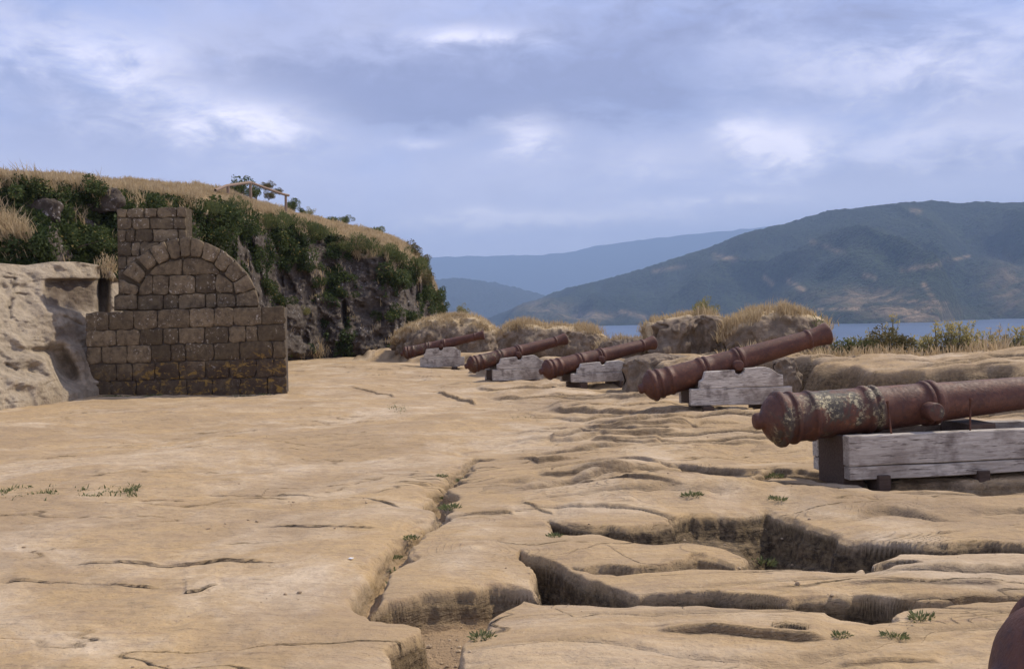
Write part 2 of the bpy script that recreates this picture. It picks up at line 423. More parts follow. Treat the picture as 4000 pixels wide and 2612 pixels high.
stepf(R7([(60,1150),(420,1157),(700,1167),(900,1164),(1200,1167)]), 0.0350, .35, .035)
stepf(R7([(1560,1210),(1800,1195),(2000,1185),(2260,1178)]), -0.0350, .4, .04)
stepf(R7([(1200,1330),(1400,1325),(1600,1310),(1900,1330)]), 0.0210, .3, .03)
stepf(R7([(1830,545),(2000,515),(2150,490)]), 0.0210, .4, .03)
stepf(R7([(1200,815),(1400,830),(1700,840),(2300,845)]), 0.0210, .3, .05)

# raised rock platforms under the parapet (world coordinates)
PLATEAU = np.array([(40,10),(14,13.2),(9,14.4),(6.2,15.2),(5.35,16.2),(5.3,18.6),(4.7,19.6),(2.95,21.0),(2.75,22.3),(3.35,24.2),(3.2,25.5),(1.5,27.2),(1.45,29.3),(.6,30.5),(-1.3,33),(-1.2,38),(-1.1,40.6),(-4.5,42.5),(-7,45),(-7,90),(40,90)], float)
OUTER = np.array([(60,17),(14,20.5),(9,22.8),(8.2,26.5),(7,30),(4.5,36),(2,45),(-2,50),(-9,56),(-9,140),(60,140)], float)

def height(X, D, want=False):
    X = np.asarray(X, float); D = np.asarray(D, float); shp = X.shape
    X = X.ravel(); D = D.ravel()
    h = -SLOPE * D
    # broad undulation, slightly higher towards the monument
    h = h + .16 * sstep((-X - 1) / 5) * sstep((D - 10) / 10) + .25 * sstep((D - 30) / 25)
    amp = np.clip(D / 8, .5, 1.6)
    h = h + .05 * amp * fbm2(X * .28, D * .28, 3, 5)
    hb = h.copy()
    n = fbm2(X * .55 + 4, D * .8, 3, 21) + .45 * fbm2(X * .2, D * .35, 2, 8)
    k = n * 13.0; fr = k - np.floor(k)
    right = sstep((X + 1.5) / 2.5)
    ter = (np.floor(k) + sstep((fr - .5) / .35)) / 13.0
    h = h + (.007 + .045 * right) * amp * ter
    h = h + .016 * fbm2(X * 2.3, D * 3.0, 3, 31) + .005 * fbm2(X * 9, D * 12, 3, 37)
    dirt_shade = .16 * right * np.exp(-((fr - .62) / .10) ** 2) * sstep(noise2(X * .9, D * 1.2, 33) * 2.2 + .1)
    # long thin parallel ledges: each bed breaks off towards the viewer and sinks gently behind
    for fq, hh, sdd in ((.62, .085, 101), (1.35, .04, 107)):
        sn = D * fq * np.clip(1.25 - D * .012, .8, 1.25) + 1.5 * fbm2(X * .16, D * .2, 3, sdd) + .28 * fbm2(X * .9, D * .9, 3, sdd + 2) - .10 * X
        f2 = sn - np.floor(sn); sw = .075 * fq / .62
        mk = sstep((X + 1.6 - .06 * D) / 2.2) * sstep(noise2(X * .30, D * .42, sdd + 4) * 2.2 + .42) * sstep((D - 3) / 3) * sstep((40 - D) / 8)
        h = h + hh * mk * sstep(f2 / sw) * (1 - f2)
        dirt_shade = np.maximum(dirt_shade, .62 * mk * np.exp(-((f2 - sw * .4) / (sw * .42)) ** 2))  # dark line on each ledge front, staining with shade painted in
    # wandering cracks along the bedding
    cn = fbm2(X * .34 + 2, D * 1.05, 4, 91); ck = np.exp(-(cn / (.012 + .0012 * D)) ** 2) * sstep(noise2(X * .55, D * .8, 93) * 2.4 + .35)
    cn2 = fbm2(X * 1.1 + 6, D * .5, 3, 95); ck = np.maximum(ck, .35 * np.exp(-(cn2 / .014) ** 2) * sstep(noise2(X * .7, D * .7, 97) * 2.4 - .6))
    h = h - .022 * ck; dirt_shade = np.maximum(dirt_shade, .55 * ck); sand = np.zeros_like(h)
    hn = h - hb; prox = np.zeros_like(h)
    wob = np.clip(D * .012, .03, .18)
    Xw = X + wob * .7 * fbm2(X * 3.1, D * 3.1, 2, 41); Dw = D + wob * fbm2(X * 2.2 + 9, D * 2.2, 3, 43)
    for poly, depth, soft, dr, sd in GROOVES:
        lo = poly.min(0) - .8; hi = poly.max(0) + .8
        s = (X > lo[0]) & (X < hi[0]) & (D > lo[1]) & (D < hi[1])
        if not s.any(): continue
        q = poly_sdf(Xw[s], Dw[s], poly)
        sc = np.clip(D[s] / 6, .7, 2.2)
        if depth > .1: prox[s] = np.maximum(prox[s], sstep((q + .75) / .7))
        w = np.clip((q / sc + soft * .15 + .3 * soft * fbm2(X[s] * 2.2, D[s] * 2.2, 3, 45) + .010 * fbm2(X[s] * 5, D[s] * 5, 2, 48)) / (soft * 1.15), 0, 1)
        # bedded walls: the face steps back in thin layers
        ph = 2.6 + .8 * noise2(X[s] * .8, D[s] * .8, 46)
        w = sstep(w + .085 * np.sin(w * 2 * np.pi * ph + 5 * noise2(X[s] * .7, D[s] * .7, 47)) * np.clip(4 * w * (1 - w), 0, 1))
        h[s] -= depth * w * (1 + .25 * noise2(X[s] * 1.3, D[s] * 1.3, 49))
        h[s] -= .022 * depth / .2 * sstep((q / sc + .3) / .36)           # worn, rounded lips
        dirt_shade[s] = np.maximum(dirt_shade[s], dr * sstep(w * 2.5)); sand[s] = np.maximum(sand[s], sd * sstep((w - .75) / .25))  # trench walls and floors darkened: weathering plus painted shade
    h = h - .8 * prox * hn
    # strata steps (higher behind the line)
    tx = X / D
    vy = D
    for pts, hh, L, soft in STEPS:
        P = G(pts[:, 0], pts[:, 1]); o = np.argsort(P[:, 0] / P[:, 1]); t = (P[:, 0] / P[:, 1])[o]; dl = P[:, 1][o]
        s = (tx > t[0]) & (tx < t[-1]) & (D > dl.min() - .5) & (D < dl.max() + L * 5)
        if not s.any(): continue
        sc0 = np.clip(D[s] / 6, .7, 2.5)
        dd = D[s] + .045 * sc0 * fbm2(X[s] * .9, D[s] * .9, 3, 44) - np.interp(tx[s], t, dl)
        e = np.minimum(tx[s] - t[0], t[-1] - tx[s]) / (.12 * (t[-1] - t[0]))
        sc = np.clip(D[s] / 9, .6, 1.8)
        vary = np.clip(.55 + 1.3 * noise2(X[s] * 1.4, D[s] * .6, 413), .12, 1.2) if dl.mean() < 11 else 1.0
        f = sstep(dd / (soft * sc) + .5) * np.exp(-np.clip(dd, 0, None) / L) * sstep(e) * vary
        h[s] += hh * f
        if hh > 0: dirt_shade[s] = np.maximum(dirt_shade[s], .5 * np.exp(-(dd / (soft * sc * .8)) ** 2) * sstep(e) * vary)
    # parapet platform
    q = poly_sdf(X + .35 * fbm2(X * .6, D * .6, 3, 61), D + .5 * fbm2(X * .5 + 7, D * .5, 3, 63), PLATEAU)
    pl = sstep((q + .1) / .55)
    h = h + pl * (.70 + .07 * fbm2(X * .5, D * .5, 3, 65) - .012 * np.clip(D - 20, 0, 40))
    dirt_shade = np.maximum(dirt_shade, .85 * np.clip(pl * (1 - pl) * 4.5, 0, 1))  # platform front darkened in colour, weathering and painted shade together
    q2 = poly_sdf(X + .8 * fbm2(X * .3, D * .3, 2, 67), D, OUTER)
    h = h - np.clip(q2, 0, None) * .85 * sstep(q2 / 2)
    h = np.maximum(h, -27)
    grassy = sstep((q2 + 3.2 + .8 * fbm2(X * .7, D * .7, 2, 69)) / 1.2) * sstep((D - 14) / 3)
    if want: return h.reshape(shp), dirt_shade.reshape(shp), sand.reshape(shp), grassy.reshape(shp)
    return h.reshape(shp)

def gh(x, d): return float(height(np.array([x]), np.array([d]))[0])

def build_ground():
    tx = np.linspace(-.70, .70, 1040)
    iy = np.concatenate([np.linspace(1300 + 5400 / 1.3, 1300 + 5400 / 3.2, 70)[:-1], np.linspace(1300 + 5400 / 3.2, 1300 + 5400 / 8, 640)[:-1], np.linspace(1300 + 5400 / 8, 1300 + 5400 / 30, 860)[:-1], np.linspace(1300 + 5400 / 30, 1300 + 5400 / 95, 70)])
    d = 5400 / (iy - 1300)
    Dg, T = np.meshgrid(d, tx, indexing='ij'); X = T * Dg
    h, dirt_shade, sand, grassy = height(X, Dg, True)
    V = np.stack([X, Dg, h], -1).reshape(-1, 3)
    me = mesh('ground', V, grid_faces(len(d), len(tx)), True, [M_GROUND], {'dirt_shade': np.clip(dirt_shade, 0, 1).ravel(), 'sand': sand.ravel(), 'grassy': grassy.ravel()})
    obj('ground', me, kind='structure', label='bare eroded sandstone terrace cut by trenches and ledges', cat='ground')
build_ground()

# ------------------------------------------------------------------ sea and far hills
SEA = -23.0
def build_sea():
    n = 24
    xs = np.linspace(-19500, 19500, n); ys = np.linspace(30, 19000, n)
    Y, X = np.meshgrid(ys, xs, indexing='ij')
    me = mesh('sea', np.stack([X, Y, np.full_like(X, SEA)], -1).reshape(-1, 3), grid_faces(n, n), True, [M_WATER])
    obj('sea', me, kind='structure', label='blue bay water below the fort', cat='sea')
build_sea()

def build_ridge(name, sil, dr, ds, mat, label, seed, amp, rough, nx=420, nv=90, bare=False):
    sil = np.array(sil, float) * (4000 / 2380)
    xs = np.linspace(sil[0, 0], sil[-1, 0], nx); ys = np.interp(xs, sil[:, 0], sil[:, 1])
    dr = np.interp(xs, [a for a, _ in dr], [b for _, b in dr]); ds = np.interp(xs, [a for a, _ in ds], [b for _, b in ds])
    top = W(xs, ys, dr)
    v = np.concatenate([np.linspace(0, 1, nv), [1.06, 1.2]])
    Vt, _ = np.meshgrid(v, xs, indexing='ij')
    d = ds + (dr - ds) * Vt
    tx = (top[:, 0] / top[:, 1])
    X = tx * d
    prof = np.where(Vt <= 1, Vt ** .9, 1 - (Vt - 1) * 3)
    z = SEA - 6 + (top[:, 2] - SEA + 6) * prof
    bell = np.sin(np.pi * np.clip(Vt, 0, 1)) ** .7
    sc = 1 / rough
    nse = fbm2(X * sc, d * sc * .45, 4, seed)
    rid = 1 - np.abs(fbm2(X * sc * 1.3 + 5, d * sc * .35, 3, seed + 5)) * 2
    z = z + bell * amp * (nse * 1.0 + rid * .55 - .3)
    px = RNG.normal(size=z.shape) * 1.0
    z = z + (3.2 * fbm2(X / 22, d / 45, 2, seed + 9) + px * .8) * (Vt > .03) * (dr.mean() / 3500)
    at = {}
    if bare:
        sx = 2000 + F * X / d; sy = 1250 - F * (z - CAMZ) / d - .0227 * (sx - 2000)
        def blob(cx, cy, rx, ry): return np.exp(-((sx - cx) / rx) ** 2 - ((sy - cy) / ry) ** 2)
        def line(x0, y0, x1, y1, w):
            L = (x1 - x0) ** 2 + (y1 - y0) ** 2; t = np.clip(((sx - x0) * (x1 - x0) + (sy - y0) * (y1 - y0)) / L, 0, 1)
            return np.exp(-(((sx - x0 - t * (x1 - x0)) ** 2 + (sy - y0 - t * (y1 - y0)) ** 2) / w ** 2))
        b = .75 * blob(3380, 1160, 170, 35) + 1.1 * blob(3560, 1225, 150, 28) + .6 * blob(3950, 1120, 90, 90) + .7 * blob(2300, 1235, 130, 18) + .55 * blob(2120, 1200, 110, 30)
        b += .9 * line(2990, 1085, 3020, 1110, 9) + .8 * line(3080, 1095, 3140, 1130, 10) + .9 * line(3380, 1075, 3420, 1085, 8) + 1.0 * line(3530, 1055, 3650, 1040, 9) + .8 * line(3650, 1035, 3790, 1000, 6)
        b += 1.1 * line(3610, 1110, 3660, 1180, 9) + 1.0 * line(3200, 1207, 3700, 1205, 5) + 1.0 * line(3480, 1175, 3700, 1185, 7) + 1.2 * line(3540, 1265, 3800, 1255, 6) + .7 * line(3570, 825, 3600, 828, 9) + .8 * line(2800, 1000, 2880, 1015, 12) + .5 * line(3170, 940, 3300, 990, 10) + .8 * line(2430, 1215, 2520, 1240, 10) + .6 * line(2560, 1060, 2680, 1040, 9)
        at['bare'] = np.clip(b, 0, 1).ravel()
    me = mesh(name, np.stack([X, d, z], -1).reshape(-1, 3), grid_faces(len(v), nx), True, [mat], at)
    obj(name, me, kind='structure', label=label, cat='hill')

build_ridge('mountain', [(1040,770),(1100,752),(1130,742),(1165,727),(1200,713),(1280,686),(1340,668),(1400,650),(1450,637),(1500,622),(1560,603),(1600,590),(1640,578),(1700,560),(1760,541),(1800,528),(1850,512),(1900,497),(1935,488),(1970,485),(2000,483),(2050,478),(2100,470),(2130,469),(2165,465),(2190,469),(2235,474),(2260,469),(2290,467),(2330,471),(2380,470),(2500,470),(2800,510),(3200,600),(3500,690)],
            [(1700, 5200), (2600, 4200), (3300, 3700), (4000, 3500), (6000, 3300)], [(1700, 3600), (2600, 2700), (3300, 2150), (3660, 2050), (3760, 2350), (4000, 2300), (4600, 2000), (6000, 1900)], M_FOREST, 'dark forested mountain rising beyond the bay at right', 101, 105, 560, 620, 150, True)
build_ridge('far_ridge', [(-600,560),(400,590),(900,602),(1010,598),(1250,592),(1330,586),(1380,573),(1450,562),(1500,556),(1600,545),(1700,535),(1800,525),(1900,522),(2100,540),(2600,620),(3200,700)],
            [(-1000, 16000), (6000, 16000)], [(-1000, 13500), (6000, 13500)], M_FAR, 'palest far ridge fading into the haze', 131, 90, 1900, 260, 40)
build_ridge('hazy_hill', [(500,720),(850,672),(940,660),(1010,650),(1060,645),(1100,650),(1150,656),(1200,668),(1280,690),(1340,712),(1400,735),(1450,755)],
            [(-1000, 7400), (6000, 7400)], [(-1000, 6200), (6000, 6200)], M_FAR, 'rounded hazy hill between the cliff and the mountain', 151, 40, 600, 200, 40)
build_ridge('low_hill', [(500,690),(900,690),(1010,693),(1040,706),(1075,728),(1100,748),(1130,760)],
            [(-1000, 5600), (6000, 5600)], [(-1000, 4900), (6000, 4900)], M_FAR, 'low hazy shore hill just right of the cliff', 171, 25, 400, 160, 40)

# ------------------------------------------------------------------ the grassy hill with the rock cliff
HX = np.array([-1400, 0, 200, 400, 600, 766, 900, 1116, 1286, 1384, 1518, 1580, 1640, 1690, 1720, 1745], float)
H_TOP = np.array([640, 684, 692, 708, 719, 727, 752, 829, 862, 888, 922, 945, 1000, 1085, 1160, 1240], float)
H_RIM = np.array([665, 706, 716, 740, 758, 778, 802, 850, 908, 938, 970, 995, 1040, 1110, 1180, 1250], float)
H_BASE = np.array([1420, 1412, 1412, 1410, 1408, 1406, 1404, 1402, 1408, 1412, 1416, 1400, 1390, 1380, 1370, 1360], float)
H_DB = np.array([22, 26.5, 27, 29, 32, 35, 39, 46, 49, 50, 51, 52.5, 56, 60, 64, 70], float)
def hill_col(x):
    x = np.asarray(x, float)
    db = np.interp(x, HX, H_DB)
    return dict(top=np.interp(x, HX, H_TOP), rim=np.interp(x, HX, H_RIM), base=np.interp(x, HX, H_BASE), db=db, dr=db + 2.2, dt=db + 8.0)
def hill_point(x, y, out=0.0):
    """world point on the hill seen at photo pixel (x, y); out = metres towards the camera"""
    c = hill_col(np.array([x])); y0 = float(y)
    rim, top, base = c['rim'][0], c['top'][0], c['base'][0]
    if y0 >= rim:
        t = np.clip((base - y0) / (base - rim), 0, 1); d = c['db'][0] + 2.2 * t ** 1.4
    else:
        t = np.clip((rim - y0) / (rim - top), 0, 1.3); d = c['dr'][0] + 5.8 * t
    return W(np.array([x]), np.array([y0]), np.array([d - out]))[0]
HILL = {}
def build_hill():
    xs = np.concatenate([np.linspace(-1400, -60, 60)[:-1], np.linspace(-60, 1745, 420)])
    c = hill_col(xs)
    t1 = np.concatenate([[-.15], np.linspace(0, 1, 130)]); t2 = np.linspace(0, 1, 34)[1:]; t3 = np.array([.12, .4, 1.0])
    rows = []; grassy = []
    for t in t1:
        tt = max(t, 0)
        d = c['db'] + 2.2 * tt ** 1.4; y = c['base'] + (c['rim'] - c['base']) * t
        rows.append(W(xs, y, d)); grassy.append(np.full(len(xs), 0.0))
    for t in t2:
        rows.append(W(xs, c['rim'] + (c['top'] - c['rim']) * t ** .9, c['dr'] + 5.8 * t)); grassy.append(np.full(len(xs), 1.0))
    last = rows[-1]
    for t in t3:
        p = last.copy(); p[:, 1] += 14 * t; p[:, 0] += p[:, 0] / p[:, 1] * 14 * t; p[:, 2] -= 6 * t * t + 1.5 * t; rows.append(p); grassy.append(np.full(len(xs), 1.0))
    P = np.array(rows); nr, nc = P.shape[:2]
    tv = np.concatenate([t1, np.full(len(t2) + len(t3), 1.0)])[:, None] * np.ones(nc)
    cl = sstep(tv / .06) * np.where(np.arange(nr)[:, None] < len(t1), sstep((1.02 - tv) / .12), 0)
    Q = P.copy(); Q[..., 2] *= 1.35
    n = fbm3(Q * .42, 4, 3); n2 = 1 - 2 * np.abs(noise3(Q * np.array([.75, .5, .42]), 9)); n3 = fbm3(Q * 2.2, 3, 15)
    k = (n + .5 * n2) * 4; blk = (np.floor(k) + sstep((k - np.floor(k) - .5) / .3)) / 4
    disp = cl * (.75 * blk + .35 * n + .22 * n3)
    # the one big vertical fissure low in the face
    sx = 2000 + F * P[..., 0] / P[..., 1]
    sy = 1250 - F * (P[..., 2] - CAMZ) / P[..., 1] - .0227 * (sx - 2000)
    fis = np.exp(-((sx - 1348 - (sy - 1200) * .05) / 9) ** 2) * sstep((sy - 1165) / 25) * sstep((1300 - sy) / 40)
    disp -= cl * 1.1 * fis
    P[..., 1] -= disp; P[..., 0] -= disp * P[..., 0] / P[..., 1] * .9
    top = np.arange(nr)[:, None] >= len(t1)
    P[..., 2] += np.where(top, .10 * fbm2(P[..., 0] * .8, P[..., 1] * .8, 3, 71), 0)
    g = np.array(grassy)
    g = np.clip(g + sstep((tv - .86 + .12 * fbm3(Q * .8, 2, 77)) / .1) * .8, 0, 1)
    me = mesh('hill', P.reshape(-1, 3), grid_faces(nr, nc), True, [M_CLIFF], {'grassy': (g * (1 - sstep((sx - 1640) / 50))).ravel()})
    obj('hill', me, kind='structure', label='grass topped hill ending in a dark rock cliff behind the monument', cat='hill')
    HILL.update(P=P, tv=tv, xs=xs, n1=len(t1), sx=sx, sy=sy)
build_hill()

# ------------------------------------------------------------------ vegetation builders
def leaf_quads(P, size, rng, aspect=.45, dirs=None, jitter=1.0):
    """one small folded rhombus per point"""
    n = len(P)
    a = rng.normal(size=(n, 3)); a /= np.linalg.norm(a, axis=1)[:, None]
    if dirs is not None:
        a = dirs + a * jitter; a /= np.linalg.norm(a, axis=1)[:, None]
    b = rng.normal(size=(n, 3)); b -= (b * a).sum(1)[:, None] * a; b /= np.linalg.norm(b, axis=1)[:, None]
    s = (size * rng.uniform(.6, 1.35, n))[:, None]
    V = np.stack([P, P + a * s * .5 + b * s * aspect * .5, P + a * s, P + a * s * .5 - b * s * aspect * .5], 1)
    Fq = np.arange(n * 4).reshape(n, 4)
    return V.reshape(-1, 3), Fq

def blades(P, hgt, rng, width=.012, lean=.35, dirs=None):
    """bent grass blades: 5 vertices each (a quad and a triangle)"""
    n = len(P)
    h = hgt * rng.uniform(.5, 1.25, n) * np.clip(.85 + 1.1 * fbm3(P * .9, 3, 401), .25, 1.6)
    ang = rng.uniform(0, 2 * np.pi, n); ln = lean * rng.uniform(.1, 1.2, n)
    up = np.stack([np.cos(ang) * ln, np.sin(ang) * ln, np.ones(n)], 1)
    if dirs is not None: up = up + dirs
    w = np.stack([-np.sin(ang + .6), np.cos(ang + .6), np.zeros(n)], 1) * (width * rng.uniform(.6, 1.3, n))[:, None]
    m = P + up * (h * .55)[:, None]; t = P + up * h[:, None] + np.stack([np.cos(ang), np.sin(ang), -.4 * np.ones(n)], 1) * (h * ln * .5)[:, None]
    V = np.stack([P - w, P + w, m + w * .7, m - w * .7, t], 1).reshape(-1, 3)
    i = np.arange(n)[:, None] * 5
    return V, i + np.array([[0, 1, 2, 3]]), i + np.array([[3, 2, 4]])

def tube_np(pts, rad, seg=6):
    pts = np.asarray(pts, float); rad = np.broadcast_to(np.asarray(rad, float), (len(pts),))
    V = []; 
    for i, p in enumerate(pts):
        t = pts[min(i + 1, len(pts) - 1)] - pts[max(i - 1, 0)]; t /= np.linalg.norm(t) + 1e-9
        a = np.cross(t, [0, 0, 1.0] if abs(t[2]) < .9 else [1.0, 0, 0]); a /= np.linalg.norm(a); b = np.cross(t, a)
        th = np.linspace(0, 2 * np.pi, seg, endpoint=False)
        V.append(p + rad[i] * (np.cos(th)[:, None] * a + np.sin(th)[:, None] * b))
    V = np.concatenate(V); Fq = []
    for i in range(len(pts) - 1):
        for j in range(seg):
            Fq.append((i * seg + j, i * seg + (j + 1) % seg, (i + 1) * seg + (j + 1) % seg, (i + 1) * seg + j))
    return V, np.array(Fq)

def join(parts):
    V = []; Fq = []; off = 0
    for v, f in parts:
        V.append(v); Fq.append(f + off); off += len(v)
    return np.concatenate(V), np.concatenate(Fq)

def shrub_meshes(seed, style, n):
    """unit shrub, about 2 wide and 1.7 tall, origin at its foot"""
    rng = np.random.default_rng(seed)
    nb = 15
    c = rng.normal(size=(nb, 3)) * np.array([.42, .42, .30]); c[:, 2] = np.abs(c[:, 2]) * 1.25 + .32
    r = rng.uniform(.22, .46, nb)
    pick = rng.choice(nb, n, p=r ** 2 / (r ** 2).sum())
    u = rng.normal(size=(n, 3)); u /= np.linalg.norm(u, axis=1)[:, None]
    P = c[pick] + u * (r[pick] * rng.uniform(.45, 1.05, n) ** .6)[:, None]
    P[:, 2] = np.maximum(P[:, 2], .03)
    bt = rng.uniform(.1, .8, nb)[pick]
    if style == 'broom':
        V, Fq = leaf_quads(P, .22, rng, .13, u * .5 + np.array([0, 0, 1.0]), .35)
    elif style == 'leafy':
        V, Fq = leaf_quads(P, .13, rng, .75, u * .6 + np.array([0, 0, -.3]), .6)
    elif style == 'twiggy':
        V, Fq = leaf_quads(P, .10, rng, .6, None)
    else:
        V, Fq = leaf_quads(P, .12, rng, .4, u * .3 + np.array([0, 0, .8]), .6)
    tone = np.clip(bt * .6 + rng.uniform(0, .45, n) , 0, 1); tone[rng.random(n) < .03] = .95
    st = []
    for i in range(7):
        e = c[i % nb]; st.append(tube_np([np.array([0, 0, -.1]) + rng.normal(size=3) * .04, e * .5 + rng.normal(size=3) * .05, e], [.035, .025, .01], 5))
    return V, Fq, np.repeat(tone, 4), join(st)

SHRUBS = {}
for key, style, mat, n, seed in (('broom', 'broom', M_LEAF_B, 2600, 1), ('broom2', 'broom', M_LEAF_B, 2600, 2), ('leafy', 'leafy', M_LEAF_D, 2400, 3), ('leafy2', 'leafy', M_LEAF_D, 2400, 4), ('olive', 'twiggy', M_LEAF_O, 2600, 5), ('dark', 'twiggy', M_LEAF_D, 2800, 6), ('yellow', 'weed', M_LEAF_Y, 1500, 7)):
    V, Fq, tone, (sv, sf) = shrub_meshes(seed, style, n)
    SHRUBS[key] = (mesh('foliage', V, Fq, False, [mat], {'tone': tone}), mesh('stem', sv, sf, True, [M_TWIG]))

def shrub(key, p, r, rz, label, cat='shrub', name='shrub', group='shrubs on the cliff', squash=1.0, wide=1.0):
    root = obj(name, None, None, label, cat, group)
    root.location = p; root.rotation_euler = (0, 0, rz); root.scale = (r * wide, r, r * squash)
    f, s = SHRUBS[key]
    obj('foliage', f, root); obj('stem', s, root)
    return root

# shrubs traced on the cliff and its rim: (kind, crop, x, y of the middle, radius in crop pixels, label)
SHR = [
 ('leafy', R1, 1400, 300, 150, 'dense dark green shrub on the cliff edge just right of the square pillar'),
 ('broom', R1, 1300, 255, 90, 'feathery green shrub behind the upper right corner of the square pillar'),
 ('broom2', R1, 1450, 262, 85, 'feathery green shrub on the rim below the left end of the pole railing'),
 ('leafy2', R1, 1330, 420, 100, 'dark shrub hanging between the square pillar and the arch top'),
 ('broom', R2, 280, 420, 115, 'green shrub on the rim below the last railing post'),
 ('broom2', R2, 430, 430, 100, 'bushy green shrub on the rim right below the last railing post'),
 ('broom', R2, 580, 490, 115, 'broad green shrub overhanging the rim at mid cliff'),
 ('broom2', R2, 690, 510, 75, 'small green shrub at the right end of the mid cliff thicket'),
 ('leafy', R2, 430, 690, 120, 'large leafy shrub hanging low on the rock face right of the arch'),
 ('leafy2', R2, 350, 590, 100, 'dark leafy shrub in the shade under the rim right of the arch'),
 ('leafy', R2, 560, 760, 75, 'small leafy shrub at the lower right of the hanging foliage'),
 ('leafy2', R2, 675, 890, 62, 'small dark shrub clinging alone to the middle of the bare rock face'),
 ('leafy', R2, 860, 975, 55, 'flat dark tuft of leaves on the rock above the tall fissure'),
 ('leafy2', R2, 265, 930, 72, 'leafy plant on the rock beside the right shoulder of the arch'),
 ('leafy', R2, 370, 1020, 65, 'low leafy plant on the rock above the end of the stone wall'),
 ('yellow', R2, 560, 1115, 50, 'yellowish plant low on the rock right of the stone wall'),
 ('broom', R2, 850, 620, 80, 'sparse green shrub on the rim left of the tall dark shrubs'),
 ('broom2', R2, 1030, 620, 115, 'tall dark green shrub leaning over the rim near the cliff end'),
 ('broom', R2, 1140, 660, 95, 'dark green shrub in the middle of the rim thicket near the cliff end'),
 ('broom2', R2, 1250, 700, 95, 'green shrub below the straw slope near the cliff end'),
 ('leafy', R2, 1170, 850, 120, 'big dark green shrub bulging from the upper cliff near its end'),
 ('dark', R2, 1270, 900, 85, 'dark green shrub bulging beside the rusty dry patch of the cliff'),
 ('broom', R2, 1385, 740, 95, 'upright green shrub beside the rusty dry patch of the cliff'),
 ('broom2', R2, 1400, 830, 70, 'green shrub above the pale rock tip at the cliff end'),
 ('leafy', R2, 1230, 1125, 85, 'low dark shrub at the cliff foot left of the grassy mound'),
 ('leafy2', R2, 1350, 1155, 75, 'low green shrub touching the grassy mound at the cliff end'),
 ('dark', R2, 1470, 960, 110, 'dark bushy shrub on the outer corner of the cliff'),
 ('dark', R2, 1510, 1080, 105, 'dark green shrub low on the outer corner of the cliff'),
 ('dark', R2, 1580, 1120, 60, 'small dark shrub at the outer foot of the cliff'),
 ('dark', R2, 1540, 1010, 80, 'dark green bush hanging over the bay side of the cliff'),
 ('dark', R2, 1585, 1095, 58, 'dark bush at the outer cliff edge above the small shrub'),
 ('olive', R2, 1350, 635, 75, 'brownish shrub on the skyline at the end of the hill'),
 ('olive', R2, 1425, 715, 72, 'brownish bush leaning out over the bay at the hill end'),
 ('olive', R2, 1475, 815, 55, 'brown leafy bush sticking out to the right of the cliff end'),
 ('olive', R2, 1450, 860, 75, 'brown bush under the leaning bush at the hill end'),
 ('broom', R2, 780, 428, 55, 'low green shrub on the skyline halfway down the hill'),
 ('broom2', R2, 870, 432, 40, 'small green shrub on the skyline right of its broader neighbour'),
 ('broom', R2, 1110, 500, 55, 'small spiky green shrub on the skyline near the cliff end'),
 ('yellow', R2, 590, 370, 45, 'low straggly shrub on the skyline right of the railing'),
 ('dark', RF, 900, 370, 230, 'round dark green bush behind the left half of the pole railing'),
 ('dark', RF, 1190, 420, 150, 'dark bush sloping down behind the railing ridge'),
 ('olive', RF, 1400, 330, 95, 'small rounded treetop behind the falling rail'),
 ('olive', RF, 1555, 410, 75, 'lowest small treetop just left of the last railing post'),
 ('olive', RF, 1390, 480, 85, 'brownish bush under the falling rail'),
 ('dark', RF, 1760, 640, 140, 'dark green bush right of the last railing post'),
 ('dark', RF, 1900, 740, 70, 'low green bush on the skyline below the last railing post'),
 ('leafy', R1, 90, 150, 105, 'dark leafy shrub at the left end of the hill rim'),
 ('leafy2', R1, 250, 150, 105, 'dark leafy shrub on the hill rim left of the grey boulder'),
 ('leafy', R1, 590, 140, 90, 'dark green shrub on the hill rim above the grey boulder'),
 ('leafy2', R1, 950, 225, 95, 'dark shrub on the bank directly above the square pillar'),
 ('leafy', R1, 420, 430, 120, 'leafy green shrub on the dark bank above the pale outcrop'),
 ('leafy2', R1, 620, 470, 130, 'leafy green shrub against the left edge of the square pillar'),
 ('leafy', R1, 210, 500, 100, 'leafy green shrub beside the dry straw tuft on the bank'),
]
for i, (k, cr, x, y, r, lab) in enumerate(SHR):
    s = {id(R1): 1.6183, id(R2): 1.942, id(RF): 3.967}[id(cr)]
    sx, sy = cr([(x, y)])[0]
    p = hill_point(sx, sy + (14 if cr is R1 else 0), .35 if cr is not RF else -2.2)
    rad = (r / s) * p[1] / F
    p = p - np.array([0, 0, rad * .8])
    shrub(k, p, rad * 1.2, random.uniform(0, 6.28), lab, squash=random.uniform(.85, 1.05))

